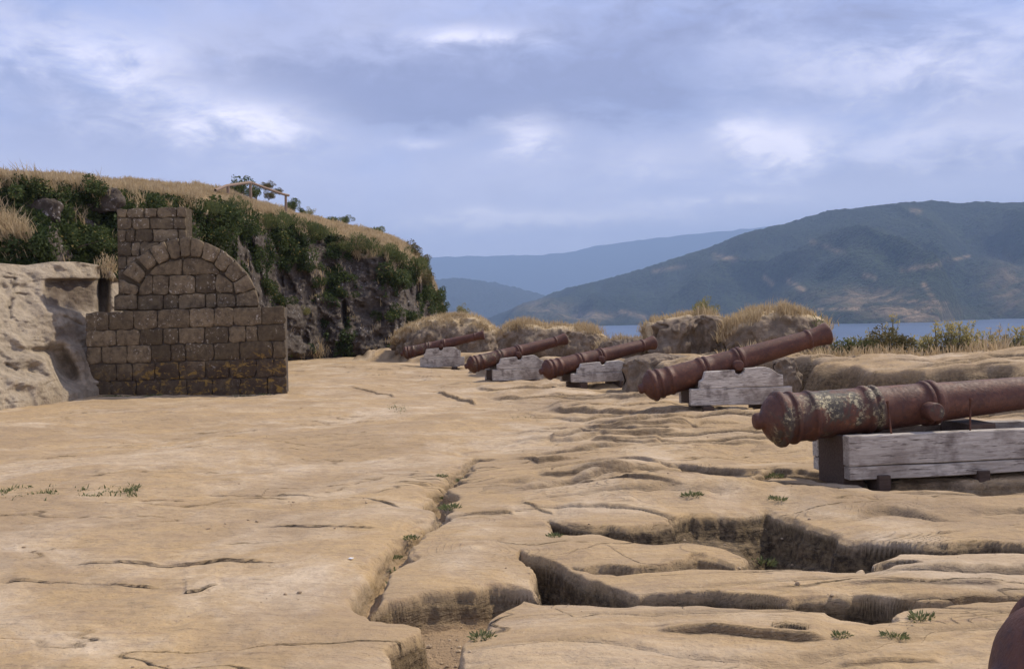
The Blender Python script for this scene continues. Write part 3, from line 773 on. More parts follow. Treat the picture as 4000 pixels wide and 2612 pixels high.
# undergrowth that covers the banks (leaf mass nobody could count) and dry grass on the hill
def hill_cover():
    P, tv, sx, sy, n1 = HILL['P'], HILL['tv'], HILL['sx'], HILL['sy'], HILL['n1']
    rng = np.random.default_rng(5)
    nr, nc = P.shape[:2]
    def sample(mask_fn, n, rows):
        i = rng.integers(rows[0], rows[1] - 1, n); j = rng.integers(0, nc - 1, n)
        a = rng.random((n, 1)); b = rng.random((n, 1))
        q = P[i, j] * (1 - a) * (1 - b) + P[i + 1, j] * a * (1 - b) + P[i, j + 1] * (1 - a) * b + P[i + 1, j + 1] * a * b
        m = mask_fn(q, sx[i, j], sy[i, j], tv[i, j]); k = rng.random(n) < m
        return q[k]
    # leaves
    def leafmask(q, x, y, t):
        nz = fbm3(q * .55, 3, 81)
        left = np.where(x < 470, sstep((nz + .42) / .3) * sstep((t - .1) / .1), 0)
        hang = np.where(x >= 470, sstep((t - .58 + nz * .6 - .12 * sstep((x - 700) / 500)) / .12), 0)
        low = np.where(x >= 470, .5 * sstep((nz - .32) / .1), 0)
        return np.clip(np.maximum(np.maximum(left, hang), low), 0, 1) * (x > -300)
    q = sample(leafmask, 210000, (1, n1))
    q[:, 1] -= rng.uniform(.0, .45, len(q)); 
    V, Fq = leaf_quads(q, .13, rng, .6, np.array([0, -.6, -.15]) + np.zeros((len(q), 3)), .8)
    tn = np.clip(.3 + .5 * fbm3(q * 1.6, 2, 83) + rng.uniform(-.2, .35, len(q)), 0, 1)
    obj('undergrowth', mesh('undergrowth', V, Fq, False, [M_LEAF_D], {'tone': np.repeat(tn, 4)}), None, 'dark green leafy undergrowth covering the steep bank', 'undergrowth', kind='stuff')
    # straw on the top slope, on the rim and in streaks down the bank
    def topmask(q, x, y, t): return (x > -400) * 1.0
    a = sample(topmask, 90000, (n1 - 2, nr - 3))
    def rimmask(q, x, y, t):
        nz = fbm3(q * .9, 3, 87)
        rim = sstep((t - .88 + .28 * nz) / .1) * .55
        tuft = 1.2 * np.exp(-((x - 75) / 45) ** 2 - ((y - 950) / 55) ** 2) + 1.0 * np.exp(-((x - 140) / 22) ** 2 - ((y - 955) / 45) ** 2) + .9 * np.exp(-((x - 10) / 25) ** 2 - ((y - 880) / 60) ** 2) + .8 * np.exp(-((x - 760) / 30) ** 2 - ((y - 800) / 70) ** 2)
        tuft += .9 * np.exp(-((x - 1560) / 25) ** 2 - ((y - 1050) / 40) ** 2) + .5 * np.exp(-((x - 1255) / 25) ** 2 - ((y - 1385) / 22) ** 2) + .12 * sstep((nz - .3) / .1)
        return np.clip(np.maximum(rim, tuft), 0, 1) * (x > -400)
    b = sample(rimmask, 90000, (1, n1)); b[:, 1] -= .35
    V1, A1, B1 = blades(a, .22, rng, .014, .5); V2, A2, B2 = blades(b, .42, rng, .013, .55, np.array([0, -.25, 0]))
    tone = np.concatenate([np.repeat(rng.uniform(.2, .85, len(a)), 5), np.repeat(rng.uniform(0, .85, len(b)), 5)])
    n = len(V1)
    obj('dry_grass', mesh('dry_grass', np.concatenate([V1, V2]), [np.concatenate([A1, A2 + n]), np.concatenate([B1, B2 + n])], False, [M_STRAW], {'tone': tone}), None, 'straw coloured dry grass on the top and rim of the hill', 'dry grass', kind='stuff')
hill_cover()

# boulder sticking out of the bank (left of the pillar)
def blob_mesh(name, rx, ry, rz, seed, mat, amp=.18, n=28, grassy=0.0):
    th = np.linspace(0, np.pi, n); ph = np.linspace(0, 2 * np.pi, n * 2 + 1)
    T, Ph = np.meshgrid(th, ph, indexing='ij')
    d = np.stack([np.sin(T) * np.cos(Ph), np.sin(T) * np.sin(Ph), np.cos(T)], -1)
    d0 = d.copy()
    e = np.sign(d) * np.abs(d) ** .75
    k = 1 + amp * fbm3(d0 * 1.6 + seed * 3.1, 4, seed) * 1.6
    V = e * k[..., None] * np.array([rx, ry, rz])
    return mesh(name, V.reshape(-1, 3), grid_faces(n, n * 2 + 1), True, [mat], {'grassy': np.full(V.shape[0] * V.shape[1], grassy)})
sx, sy = R1([(660, 235)])[0]; p = hill_point(sx, sy, .25)
obj('boulder', blob_mesh('boulder', .52, .4, .36, 5, M_CLIFF), None, 'grey lichened boulder showing through the undergrowth above the pillar', 'boulder', loc=p)
sx, sy = R1([(260, 300)])[0]; p = hill_point(sx, sy, .05)
obj('boulder', blob_mesh('boulder', .55, .4, .4, 8, M_CLIFF), None, 'dark boulder half hidden in the undergrowth of the left bank', 'boulder', loc=p)

# pole railing on the hill
def railing():
    rail = RF([(560, 412), (730, 340), (1100, 288), (1340, 375), (1600, 468), (1695, 490)])
    d = []
    for x, y in rail:
        c = hill_col(np.array([x])); d.append(c['dr'][0] + 3.0)
    pts = W(rail[:, 0], rail[:, 1], np.array(d))
    root = obj('pole_railing', None, None, 'rough wooden pole railing on the grassy hilltop', 'railing'); root.location = pts[2]
    base = pts[2]
    for a, b in ((0, 2), (2, 5)):
        V, Fq = tube_np([q - base for q in pts[a:b + 1]], .065, 8)
        obj('rail', mesh('rail', V, Fq, True, [M_POLE]), root)
    for (x0, y0, y1) in ((755, 338, 470), (1103, 296, 560), (1650, 482, 760)):
        (sx, a), (_, b) = RF([(x0, y0), (x0, y1)])
        c = hill_col(np.array([sx])); dd = c['dr'][0] + 3.0
        q0 = W(np.array([sx]), np.array([a]), np.array([dd]))[0]; q1 = W(np.array([sx + .0227 * (b - a)]), np.array([b]), np.array([dd]))[0]
        V, Fq = tube_np([q0 - base, (q0 + q1) / 2 - base, q1 - base], [.06, .07, .075], 8)
        obj('post', mesh('post', V, Fq, True, [M_POLE]), root)
railing()

# ------------------------------------------------------------------ the stone monument
MD = 22.0
def block_mesh(name, polys, d, thick, mats, inset=.02, gap=.007, moss=None, core=True, seed=1, round_=.016, tmin=0.0):
    """every stone of one masonry part: worn, slightly pillowed blocks in dark mortar"""
    rng = np.random.default_rng(seed)
    V = []; Fq = []; tone = []; mos = []; mi = []
    ngons = []
    for pl in polys:
        P = W(pl[:, 0], pl[:, 1], np.full(len(pl), d))
        X = P[:, 0]; Z = P[:, 2]
        # subdivide outline
        pts = []
        m = len(X)
        for i in range(m):
            j = (i + 1) % m
            L = math.hypot(X[j] - X[i], Z[j] - Z[i]); k = max(2, int(L / .09))
            for t in range(k): pts.append((X[i] + (X[j] - X[i]) * t / k, Z[i] + (Z[j] - Z[i]) * t / k))
        pts = np.array(pts); c = pts.mean(0)
        r = pts - c; ln = np.linalg.norm(r, axis=1)[:, None]
        half = min(np.ptp(pts[:, 0]), np.ptp(pts[:, 1])) / 2
        wob = .010 * rng.normal(size=(len(pts), 2))
        # soften the corners
        sm = (np.roll(pts, 1, 0) + np.roll(pts, -1, 0)) / 2; pts = pts * .7 + sm * .3
        off = rng.normal() * .008; tl = rng.normal(size=2) * .012
        o = len(V); n = len(pts); tn = rng.uniform(tmin, 1); kk = 0
        rings = [(gap, .06 + thick * .0), (gap, round_ * .9), (gap + round_ * .35, round_ * .3), (gap + round_ * 1.2, .0), (half * .55, -.006)]
        for ins, dep in rings:
            q = pts + wob - r / ln * ins
            y = d + off + dep + (q - c) @ tl + (.008 * noise2(q[:, 0] * 9, q[:, 1] * 9, seed) if dep <= 0 else 0)
            for (a, b), yy in zip(q, np.broadcast_to(y, (n,))): V.append((a, yy, b))
            kk += 1
        V.append((c[0], d + off - .008 + rng.normal() * .004, c[1]))
        for k in range(kk - 1):
            for i in range(n):
                j = (i + 1) % n
                Fq.append((o + k * n + i, o + k * n + j, o + (k + 1) * n + j, o + (k + 1) * n + i))
        ce = o + kk * n
        for i in range(n): ngons.append((o + (kk - 1) * n + i, o + (kk - 1) * n + (i + 1) % n, ce))
        cnt = kk * n + 1
        tone += [tn] * cnt
        pc = pl.mean(0)
        for q in V[o:o + cnt]:
            mos.append(0.0 if moss is None else moss(q[0], q[2]))
    me = mesh(name, np.array(V), [np.array(Fq), np.array(ngons)], True, mats, {'tone': tone, 'moss': mos})
    return me

def core_box(name, outline, d, thick, parent, mat, seed=3):
    """the backing of a masonry part, an extruded outline"""
    P = W(outline[:, 0], outline[:, 1], np.full(len(outline), d + .03)); n = len(P)
    bm = bmesh.new()
    a = [bm.verts.new(p) for p in P]; b = [bm.verts.new((p[0], d + thick, p[2])) for p in P]
    bm.faces.new(a); bm.faces.new(b[::-1])
    for i in range(n): bm.faces.new((a[i], a[(i + 1) % n], b[(i + 1) % n], b[i]))
    return bm

def courses(tops, joints, xl, xr, slant=0.0):
    """tops: list of (yl, yr) lines, joints: lists of x in crop pixels; xl/xr: functions of y"""
    out = []
    for k, js in enumerate(joints):
        (a0, a1), (b0, b1) = tops[k], tops[k + 1]
        ym = (a0 + b0) / 2
        L = xl(ym); Rr = xr(ym)
        xs = [L] + js + [Rr]
        def yt(x): return a0 + (a1 - a0) * (x - L) / (Rr - L)
        def yb(x): return b0 + (b1 - b0) * (x - L) / (Rr - L)
        for x0, x1 in zip(xs[:-1], xs[1:]):
            u0 = xl(yt(x0)) if x0 == L else x0; v0 = xl(yb(x0)) if x0 == L else x0 + .025 * (yb(x0) - yt(x0)) * .5
            u1 = xr(yt(x1)) if x1 == Rr else x1; v1 = xr(yb(x1)) if x1 == Rr else x1 + .025 * (yb(x1) - yt(x1)) * .5
            out.append([(u0, yt(x0)), (u1, yt(x1)), (v1, yb(x1)), (v0, yb(x0))])
    return out

def monument():
    xl = lambda y: 537 + (y - 937) * .017; xr = lambda y: 1800 + (y - 900) * .026
    tops = [(937, 897), (1057, 1012), (1157, 1118), (1267, 1229), (1377, 1345), (1482, 1500)]
    joints = [[685, 843, 994, 1197, 1352, 1473, 1652], [733, 882, 1029, 1128, 1290, 1443, 1553, 1626], [640, 803, 953, 1078, 1170, 1350, 1512, 1722], [733, 835, 975, 1130, 1300, 1450, 1620, 1730], [700, 860, 1010, 1180, 1340, 1520, 1690]]
    root = obj('stone_monument', None, None, 'dark weathered stone block monument with a blind arch and square pillar', 'monument')
    bpos = W(R1([(1170, 1470)])[:, 0], R1([(1170, 1470)])[:, 1], np.array([MD]))[0]; root.location = bpos
    def attach(name, me, parent=root):
        me.transform(Matrix.Translation(-Vector(bpos))); return obj(name, me, parent)
    zt = W(R1([(1170, 1225)])[:, 0], R1([(1170, 1225)])[:, 1], np.array([MD]))[0][2]; xm = bpos[0]
    def moss(x, z):
        e = zt - .0 + .10 * math.sin(x * 3.1) + .06 * math.sin(x * 7.7) + .10 * (x - xm) * .5
        k = min(max((e - z) / .22, 0), 1)
        return k * min(max((x - xm + 2.0) / .8, .45), 1)
    polys = [R1(p) for p in courses(tops, joints, xl, xr)]
    attach('base_wall', block_mesh('base_wall', polys, MD, 1.0, [M_BLOCK], moss=moss, seed=2))
    oc = R1([(545, 945), (1793, 906), (1807, 1520), (552, 1520)])
    attach('wall_core', bm_mesh('wall_core', core_box('c', oc, MD + .03, .33, root, M_MORTAR), [M_MORTAR]))
    # coping stones on the top and the right return of the base wall: thick slabs with joints
    DA = MD + .34
    vs = [[(720,835),(862,822),(866,918),(720,925)], [(752,725),(878,775),(866,832),(745,822)], [(768,690),(842,606),(922,690),(882,757)], [(856,596),(936,537),(993,625),(930,676)], [(938,532),(1042,488),(1070,600),(1000,638)], [(1044,488),(1126,470),(1142,595),(1075,605)], [(1128,470),(1204,460),(1196,590),(1143,593)], [(1206,460),(1298,494),(1266,592),(1197,589)], [(1298,494),(1398,540),(1347,628),(1268,595)], [(1398,540),(1484,606),(1407,692),(1348,637)], [(1484,606),(1564,694),(1472,753),(1408,693)], [(1564,694),(1616,790),(1487,827),(1471,753)], [(1615,790),(1638,900),(1490,903),(1485,830)]]
    def sc(p):   # pixels traced at the front plane stay where they are: the point is projected at the arch plane
        return R1(p)
    attach('arch_ring', block_mesh('arch_ring', [sc(v) for v in vs], DA, .5, [M_BLOCK], seed=5, round_=.026, tmin=.45))
    outer = [(722,930),(722,838),(748,822),(756,728),(772,690),(845,610),(938,540),(1044,491),(1126,473),(1204,463),(1296,497),(1396,543),(1482,609),(1562,697),(1613,792),(1636,930)]
    attach('arch_core', bm_mesh('arch_core', core_box('c', R1(outer), DA + .10, .18, root, M_MORTAR), [M_BLOCK]))
    inf = [[(868,832),(1033,826),(1033,922),(866,925)], [(1033,826),(1125,824),(1125,918),(1033,922)], [(1125,824),(1295,818),(1295,912),(1125,918)], [(1295,818),(1368,816),(1368,910),(1295,912)], [(1368,816),(1484,822),(1490,905),(1368,910)],
           [(882,770),(920,708),(965,706),(965,827),(868,830)], [(965,706),(1068,704),(1068,825),(965,827)], [(1068,704),(1236,700),(1236,820),(1068,825)], [(1236,700),(1362,696),(1362,815),(1236,820)], [(1362,696),(1408,700),(1468,752),(1482,818),(1362,815)],
           [(935,702),(960,668),(1000,640),(1075,610),(1152,602),(1152,702)], [(1155,602),(1200,592),(1268,600),(1345,632),(1400,695),(1155,702)]]
    attach('arch_infill', block_mesh('arch_infill', [R1(p) for p in inf], DA + .07, .3, [M_BLOCK], seed=7))
    # pillar behind the arch
    DP = MD + .78
    pl = lambda y: 735 + (y - 280) * .03; pr = lambda y: 1175 + (y - 280) * .02
    pt = [(284, 270), (343, 338), (415, 412), (495, 490), (585, 578), (668, 664), (750, 748), (830, 828), (930, 920)]
    pj = [[800, 910, 988, 1115], [833, 945, 1095], [795, 850, 965, 1125], [828, 885, 1000, 1100], [800, 900, 1040], [850, 980, 1090], [820, 930, 1060], [880, 1000]]
    attach('pillar', block_mesh('pillar', [R1(p) for p in courses(pt, pj, pl, pr)], DP, .6, [M_BLOCK], seed=9))
    po = R1([(739, 289), (1170, 275), (1186, 930), (752, 930)])
    bm = core_box('c', po, DP + .03, .5, root, M_BLOCK)
    attach('pillar_core', bm_mesh('pillar_core', bm, [M_BLOCK]))
monument()

# ------------------------------------------------------------------ rocks of the parapet
def rock_ridge(name, label, top, d, thick, seed, zbase=None, amp=.16, e=.45, tmin=1.1, mat=None, grass_from=.86, cat='rock', nu=110, nt=60, blocky=.5):
    """a weathered rock mass: traced skyline, rounded section, broken faces"""
    top = np.asarray(top, float)
    mat = mat or M_MERLON
    u = np.linspace(0, 1, nu); xs = top[0, 0] + (top[-1, 0] - top[0, 0]) * u; ys = np.interp(xs, top[:, 0], top[:, 1])
    ctr = d + thick / 2
    P0 = W(xs, ys, np.full(nu, ctr)); Xc = P0[:, 0]; zt = P0[:, 2]
    zb = height(Xc, np.full(nu, d)) - .35 if zbase is None else np.full(nu, zbase)
    tap = (1 - np.abs(2 * u - 1) ** 5) ** .5 * .96 + .04
    t = np.linspace(0, np.pi, nt)
    T, U = np.meshgrid(t, u, indexing='ij')
    c = np.cos(T); s = np.sin(T)
    dd = -np.sign(c) * np.abs(c) ** e * thick / 2 * tap
    zz = zb + (zt - zb) * np.abs(s) ** e
    P = np.stack([Xc + 0 * dd, ctr + dd, zz], -1)
    k = (fbm3(P * 1.1 + seed, 3, seed)) * 3.2; blk = (np.floor(k) + sstep((k - np.floor(k) - .5) / .25)) / 3.2
    n = blocky * blk + (1 - blocky) * fbm3(P * 1.5 + seed, 4, seed + 3)
    out = np.stack([(2 * U - 1) * 1.1, -np.sign(c) * np.abs(c) ** .8, .5 * s], -1)
    w = np.sin(T) ** .3
    fr = np.where(T < np.pi * .5, 1, .6)
    P = P + out * (amp * n * fr)[..., None] * np.array([1, 1.5, .5]) + .05 * fbm3(P * 5, 3, seed + 7)[..., None] * out
    g = sstep((s ** e * 1.0 - grass_from) / .08) * sstep((T - tmin) / .4)
    me = mesh(name, P.reshape(-1, 3), grid_faces(nt, nu), True, [mat], {'grassy': g.ravel()})
    o = obj(name, me, None, label, cat, 'rocks of the parapet')
    return P, g

def tuft_on(P, g, n, rng, hgt, minz=None, face=.0):
    w = g.ravel() * sstep(.55 + 1.7 * fbm3(P.reshape(-1, 3) * 1.3, 3, 403)) + face; w = w / w.sum()
    i = rng.choice(len(w), n, p=w); q = P.reshape(-1, 3)[i] + rng.normal(size=(n, 3)) * np.array([.07, .07, .02]); q[:, 2] -= .03
    return q

RK = [
 ('grassy_mound', 'straw covered rock mound at the foot of the cliff behind the farthest cannon', R3([(90,340),(130,290),(190,245),(270,205),(400,172),(520,162),(650,165),(760,190),(830,235),(880,280),(930,345)]), 43.0, 4.5, 11, .35, .58),
 ('rock_outcrop', 'dark rock block with straw top between the two farthest cannons', R3([(895,300),(930,262),(985,240),(1060,222),(1180,232),(1300,242),(1400,246),(1520,255),(1590,275),(1660,300),(1720,330)]), 31.5, 2.4, 13, .22, .72),
 ('rock_outcrop', 'low pale boulder behind the muzzle of the middle cannon', R3([(1640,420),(1680,370),(1730,345),(1800,340),(1900,335),(2000,330),(2060,345),(2100,385)]), 27.2, 1.4, 17, .14, .97),
 ('rock_outcrop', 'large broken rock with tufted top above the middle cannon muzzle', R4([(290,400),(330,290),(400,262),(520,232),(650,200),(760,185),(880,200),(960,225),(1050,265),(1110,300),(1160,380)]), 25.0, 2.4, 19, .34, .80),
 ('rock_outcrop', 'rounded rock with thick straw cap behind the long sloping cannon barrel', R4([(1010,420),(1060,330),(1130,270),(1200,240),(1280,180),(1400,160),(1560,158),(1700,168),(1800,195),(1880,240),(1960,330),(2020,420)]), 23.5, 2.2, 23, .26, .62),
 ('rock_ledge', 'shadowed rock ledge showing above the carriage of the middle cannon', R4([(80,640),(180,600),(300,560),(420,548),(560,556),(700,570),(820,580),(900,640)]), 21.4, 1.5, 29, .14, 1.2),
 ('rock_block', 'upright rock lump standing right of the fourth carriage', R4([(1470,640),(1500,600),(1540,580),(1600,575),(1660,580),(1700,600),(1720,660)]), 18.3, .9, 31, .12, 1.2),
]
_gr = np.random.default_rng(77); STR = []; 
for nm, lab, top, d, th, sd, amp, gf in RK:
    P, g = rock_ridge(nm, lab, top, d, th, sd, amp=amp * 1.35, grass_from=gf, blocky=.65, **({'e': .62, 'tmin': .55} if sd == 11 else {'e': .5, 'tmin': .8} if sd in (23, 13) else {}))
    if g.sum() > 5:
        n = {11: 9000, 13: 5000, 19: 3500, 23: 9000}.get(sd, 500)
        STR.append((tuft_on(P, g, n, _gr, .3), {11: .20, 13: .24, 19: .24, 23: .26}.get(sd, .2)))

def parapet_grass():
    """dry grass on the rocks and along the terrace edge"""
    rng = np.random.default_rng(91)
    V = []; A = []; B = []; tn = []; off = 0
    def put(q, h, w=.010, lean=.5, lo=.1, hi=.85):
        nonlocal off
        v, a, b = blades(q, h, rng, w, lean); V.append(v); A.append(a + off); B.append(b + off); off += len(v)
        tn.append(np.repeat(np.clip(rng.uniform(lo, hi, len(q)), 0, .85), 5))
    for q, h in STR: put(q, h)
    # along the outer edge of the terrace
    n = 60000
    X = rng.uniform(-2, 17, n); D = rng.uniform(17, 46, n)
    q2 = poly_sdf(X, D, OUTER); nz = fbm2(X * .8, D * .8, 3, 93)
    k = (q2 > -2.6 + nz * 1.2) & (q2 < 1.8) & (rng.random(n) < .95) & ((nz > -.35) | (q2 > -.8))
    X, D = X[k], D[k]; q = np.stack([X, D, height(X, D) - .03], 1); put(q, .31)
    n = 9000; X = rng.uniform(4.5, 12, n); D = rng.uniform(19, 24, n); nz = fbm2(X * .7, D * .9, 3, 95)
    k = (nz > .0) & (D + X * .35 > 22.6); X, D = X[k], D[k]; put(np.stack([X, D, height(X, D) - .02], 1), .24)
    # straw fringe between the pale outcrop and the pillar
    m = 420; c = W(np.array([425.]), np.array([1045.]), np.array([23.3]))[0]
    put(c + rng.normal(size=(m, 3)) * np.array([.13, .15, .12]), .30, .008)
    obj('dry_grass', mesh('dry_grass', np.concatenate(V), [np.concatenate(A), np.concatenate(B)], False, [M_STRAW], {'tone': np.concatenate(tn)}), None, 'straw coloured dry grass along the terrace edge and on the parapet rocks', 'dry grass', kind='stuff')
parapet_grass()

# plants along the terrace edge
def stem_plant(name, label, p, n, hgt, spread, seed, mat, flower=True, cat='plant', group='plants on the terrace edge', lw=.35, ls=.075, dens=26):
    rng = np.random.default_rng(seed)
    L = []; T = []; st = []
    for i in range(n):
        b = np.array([rng.normal() * spread, rng.normal() * spread * .7, -.05]); h = hgt * rng.uniform(.55, 1.1)
        lean = rng.normal(size=2) * .22
        h = h * .88; top = b + np.array([lean[0] * h, lean[1] * h, h]); mid = (b + top) / 2 + rng.normal(size=3) * .03 * h
        st.append(tube_np([b, mid, top], [.008, .006, .003], 4))
        t = rng.random(dens); q = b + (top - b) * t[:, None] + rng.normal(size=(dens, 3)) * .045 * (1.15 - t)[:, None]
        L.append(q); T.append(np.clip(.2 + .45 * t + rng.uniform(-.15, .2, dens), 0, .84))
        if flower and rng.random() < .7:
            q = top + rng.normal(size=(9, 3)) * .03; L.append(q); T.append(np.full(9, .97))
    L = np.concatenate(L); T = np.concatenate(T)
    V, Fq = leaf_quads(L, ls, rng, lw, np.array([0, 0, .7]) + np.zeros((len(L), 3)), .8)
    root = obj(name, None, None, label, cat, group, loc=p)
    obj('foliage', mesh('foliage', V, Fq, False, [mat], {'tone': np.repeat(T, 4)}), root)
    sv, sf = join(st); obj('stem', mesh('stem', sv, sf, True, [M_TWIG]), root)

def edge_point(sx, sy, d):
    p = W(np.array([float(sx)]), np.array([float(sy)]), np.array([float(d)]))[0]
    p[2] = min(p[2], gh(p[0], p[1]) + .05); return p
PL = [
 ('spiky_plant', 'dark green spiky stem leaning beside the fourth cannon muzzle', (610, 235), 21.5, 7, .95, .05, M_LEAF_B, False),
 ('spiky_plant', 'grey green spiky plant right behind the fourth cannon muzzle', (740, 265), 21.5, 16, .42, .13, M_LEAF_B, False),
 ('spiky_plant', 'grey green spiky plant left of the tall yellow flower stalks', (830, 270), 21.6, 14, .40, .10, M_LEAF_B, False),
 ('flower_stalk', 'tall thin yellow flower stalks left of the reddish bush', (990, 300), 22, 6, .95, .10, M_LEAF_Y, True),
 ('flower_stalk', 'tall thin yellow flower stalks above the reddish bush', (1100, 310), 22, 6, .92, .10, M_LEAF_Y, True),
 ('yellow_weed', 'straw yellow weed clump at the left foot of the reddish bush', (900, 330), 21.6, 26, .45, .2, M_LEAF_Y, False),
 ('yellow_weed', 'yellow green weed clump right of the reddish bush', (1400, 380), 21.4, 30, .48, .2, M_LEAF_Y, True),
 ('yellow_weed', 'tall yellow flowering weed in the middle of the terrace edge', (1570, 385), 21.3, 34, .82, .2, M_LEAF_Y, True),
 ('yellow_weed', 'yellow green weed beside the tall flowering weed', (1680, 390), 21.3, 34, .74, .2, M_LEAF_Y, True),
 ('yellow_weed', 'olive weed clump before the pale grass plumes', (1790, 395), 21.2, 30, .62, .2, M_LEAF_Y, True),
 ('grass_plume', 'pale feathery grass plumes standing against the water', (1900, 390), 21.5, 8, .95, .12, M_STRAW, False),
 ('yellow_weed', 'dark green weed clump right of the pale grass plumes', (2020, 400), 21.2, 28, .62, .2, M_LEAF_B, True),
 ('yellow_weed', 'yellow weed at the right edge of the picture', (2120, 400), 21, 26, .8, .2, M_LEAF_Y, True),
]
for i, (nm, lab, xy, d, n, hh, spr, mt, fl) in enumerate(PL):
    s = R5([xy])[0]
    stem_plant(nm, lab, edge_point(s[0], s[1], d), n, hh, spr, 200 + i, mt, fl)
s = R5([(1140, 345)])[0]
p = edge_point(s[0], s[1], 21.8); shrub('olive', p, .62, 1.0, 'reddish brown and green bush against the water on the terrace edge', 'bush', 'bush', 'plants on the terrace edge', .72, 1.25)
s = R5([(1010, 340)])[0]
p = edge_point(s[0], s[1], 21.6); shrub('broom', p, .33, 2.0, 'small dark green bush at the left of the reddish bush', 'bush', 'bush', 'plants on the terrace edge', .8)
s = R3([(615, 160)])[0]; p = W(np.array([s[0]]), np.array([s[1]]), np.array([45.5]))[0]
shrub('yellow', p, .36, .5, 'small round yellow green bush alone on the grassy mound', 'bush', 'bush', 'plants on the parapet rocks', 1.0)
s = R4([(850, 200)])[0]; p = W(np.array([s[0]]), np.array([s[1]]), np.array([26.2]))[0]
shrub('yellow', p, .38, .9, 'olive tufted bush on top of the large broken rock', 'bush', 'bush', 'plants on the parapet rocks', .9, 1.3)

# ------------------------------------------------------------------ pale outcrop left of the monument
def left_outcrop():
    nx, ny = 190, 190
    sx = np.linspace(-900, 480, nx); v = np.linspace(0, 1, ny)
    topx = np.array([-900, -300, 0, 100, 200, 300, 380, 392, 440, 480]); topy = np.array([1000, 1020, 1028, 1036, 1022, 1022, 1034, 1040, 1060, 1120])
    ty = np.interp(sx, topx, topy); by = np.interp(sx, [-900, 0, 200, 330, 480], [1640, 1590, 1560, 1530, 1520])
    Vv, S = np.meshgrid(v, sx, indexing='ij')
    Y = by + (ty - by) * Vv
    d0 = np.interp(sx, [-900, -200, 0, 200, 340, 480], [15.5, 17.6, 18.9, 20.3, 21.6, 22.6])
    D = d0 + 2.6 * Vv ** 1.15 + .2 * np.sin(S * .011 + 1) * Vv
    def blob(cx, cy, rx, ry, p=2): return np.exp(-(np.abs((S - cx) / rx) ** p + np.abs((Y - cy) / ry) ** p))
    def rl(x, y): return x / 2.39, 950 + y / 2.39
    # steep shaded face under the flat top
    fx = sstep((S - 165) / 25) * sstep((Y - 1085) / 12) * sstep((1212 + (S - 250) * .18 - Y) / 14)
    D = D + .42 * fx
    # slit between the outcrop and the monument
    D = D + 1.0 * np.exp(-(np.abs((S - 402) / 22) ** 4)) * sstep((Y - 1040) / 15) * sstep((1300 - Y) / 60)
    # hollow low in the slope
    cx, cy = rl(585, 1150); D = D + .75 * blob(cx + (Y - cy) * .42, cy, 44, 76, 3)
    cx, cy = rl(380, 1010); D = D + .35 * blob(cx, cy, 50, 14)
    cx, cy = rl(300, 1160); D = D + .16 * blob(cx, cy, 38, 25)
    cx, cy = rl(300, 1090); D = D - .25 * blob(cx, cy, 70, 30)
    cx, cy = rl(250, 1290); D = D - .22 * blob(cx, cy, 100, 30)
    cx, cy = rl(560, 900); D = D + .10 * blob(cx, cy, 80, 40)
    # cracks
    for (x0, y0, x1, y1, w, a) in ((40, 320, 140, 330, 4, .1), (140, 330, 120, 430, 5, .12), (110, 520, 85, 600, 7, .15), (85, 600, 100, 700, 5, .12), (160, 470, 235, 480, 4, .1), (60, 1130, 150, 1180, 6, .12), (320, 910, 410, 925, 4, .06), (600, 680, 780, 770, 4, .06)):
        ax, ay = rl(x0, y0); bx, b_y = rl(x1, y1); L = (bx - ax) ** 2 + (b_y - ay) ** 2
        t = np.clip(((S - ax) * (bx - ax) + (Y - ay) * (b_y - ay)) / L, 0, 1)
        D = D + a * np.exp(-((S - ax - t * (bx - ax)) ** 2 + (Y - ay - t * (b_y - ay)) ** 2) / w ** 2)
    P = W(S, Y, D)
    D = D + .22 * fbm3(P * .8, 3, 201) + .12 * fbm3(P * 2.4, 4, 203) + .034 * fbm3(P * 8, 3, 205) - .05 * np.abs(fbm3(P * np.array([1.2, 1.2, 3.2]), 3, 209))
    P = W(S, Y, D)
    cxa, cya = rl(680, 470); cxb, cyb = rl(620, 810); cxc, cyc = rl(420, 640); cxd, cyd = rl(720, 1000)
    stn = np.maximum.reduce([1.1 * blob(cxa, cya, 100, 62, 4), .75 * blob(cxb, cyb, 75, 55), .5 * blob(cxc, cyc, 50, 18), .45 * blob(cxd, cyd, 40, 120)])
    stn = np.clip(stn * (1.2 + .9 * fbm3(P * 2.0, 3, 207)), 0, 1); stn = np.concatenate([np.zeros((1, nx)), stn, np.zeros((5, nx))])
    # back of the rock: the top surface runs on behind the skyline
    back = []
    for k, t in enumerate((.15, .5, 1.2, 2.4, 4.0)):
        q = P[-1].copy(); q[:, 1] += t; q[:, 0] += q[:, 0] / q[:, 1] * t; q[:, 2] -= .03 * t + .02 * t * t; back.append(q)
    P = np.concatenate([P, np.array(back)])
    # foot below the ground
    f = P[0].copy(); f[:, 2] -= .5; P = np.concatenate([f[None], P])
    g = np.zeros(P.shape[:2])
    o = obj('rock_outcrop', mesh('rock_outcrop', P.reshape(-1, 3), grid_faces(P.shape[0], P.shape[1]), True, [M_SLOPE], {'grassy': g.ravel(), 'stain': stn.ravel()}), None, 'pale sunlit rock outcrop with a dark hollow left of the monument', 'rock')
left_outcrop()

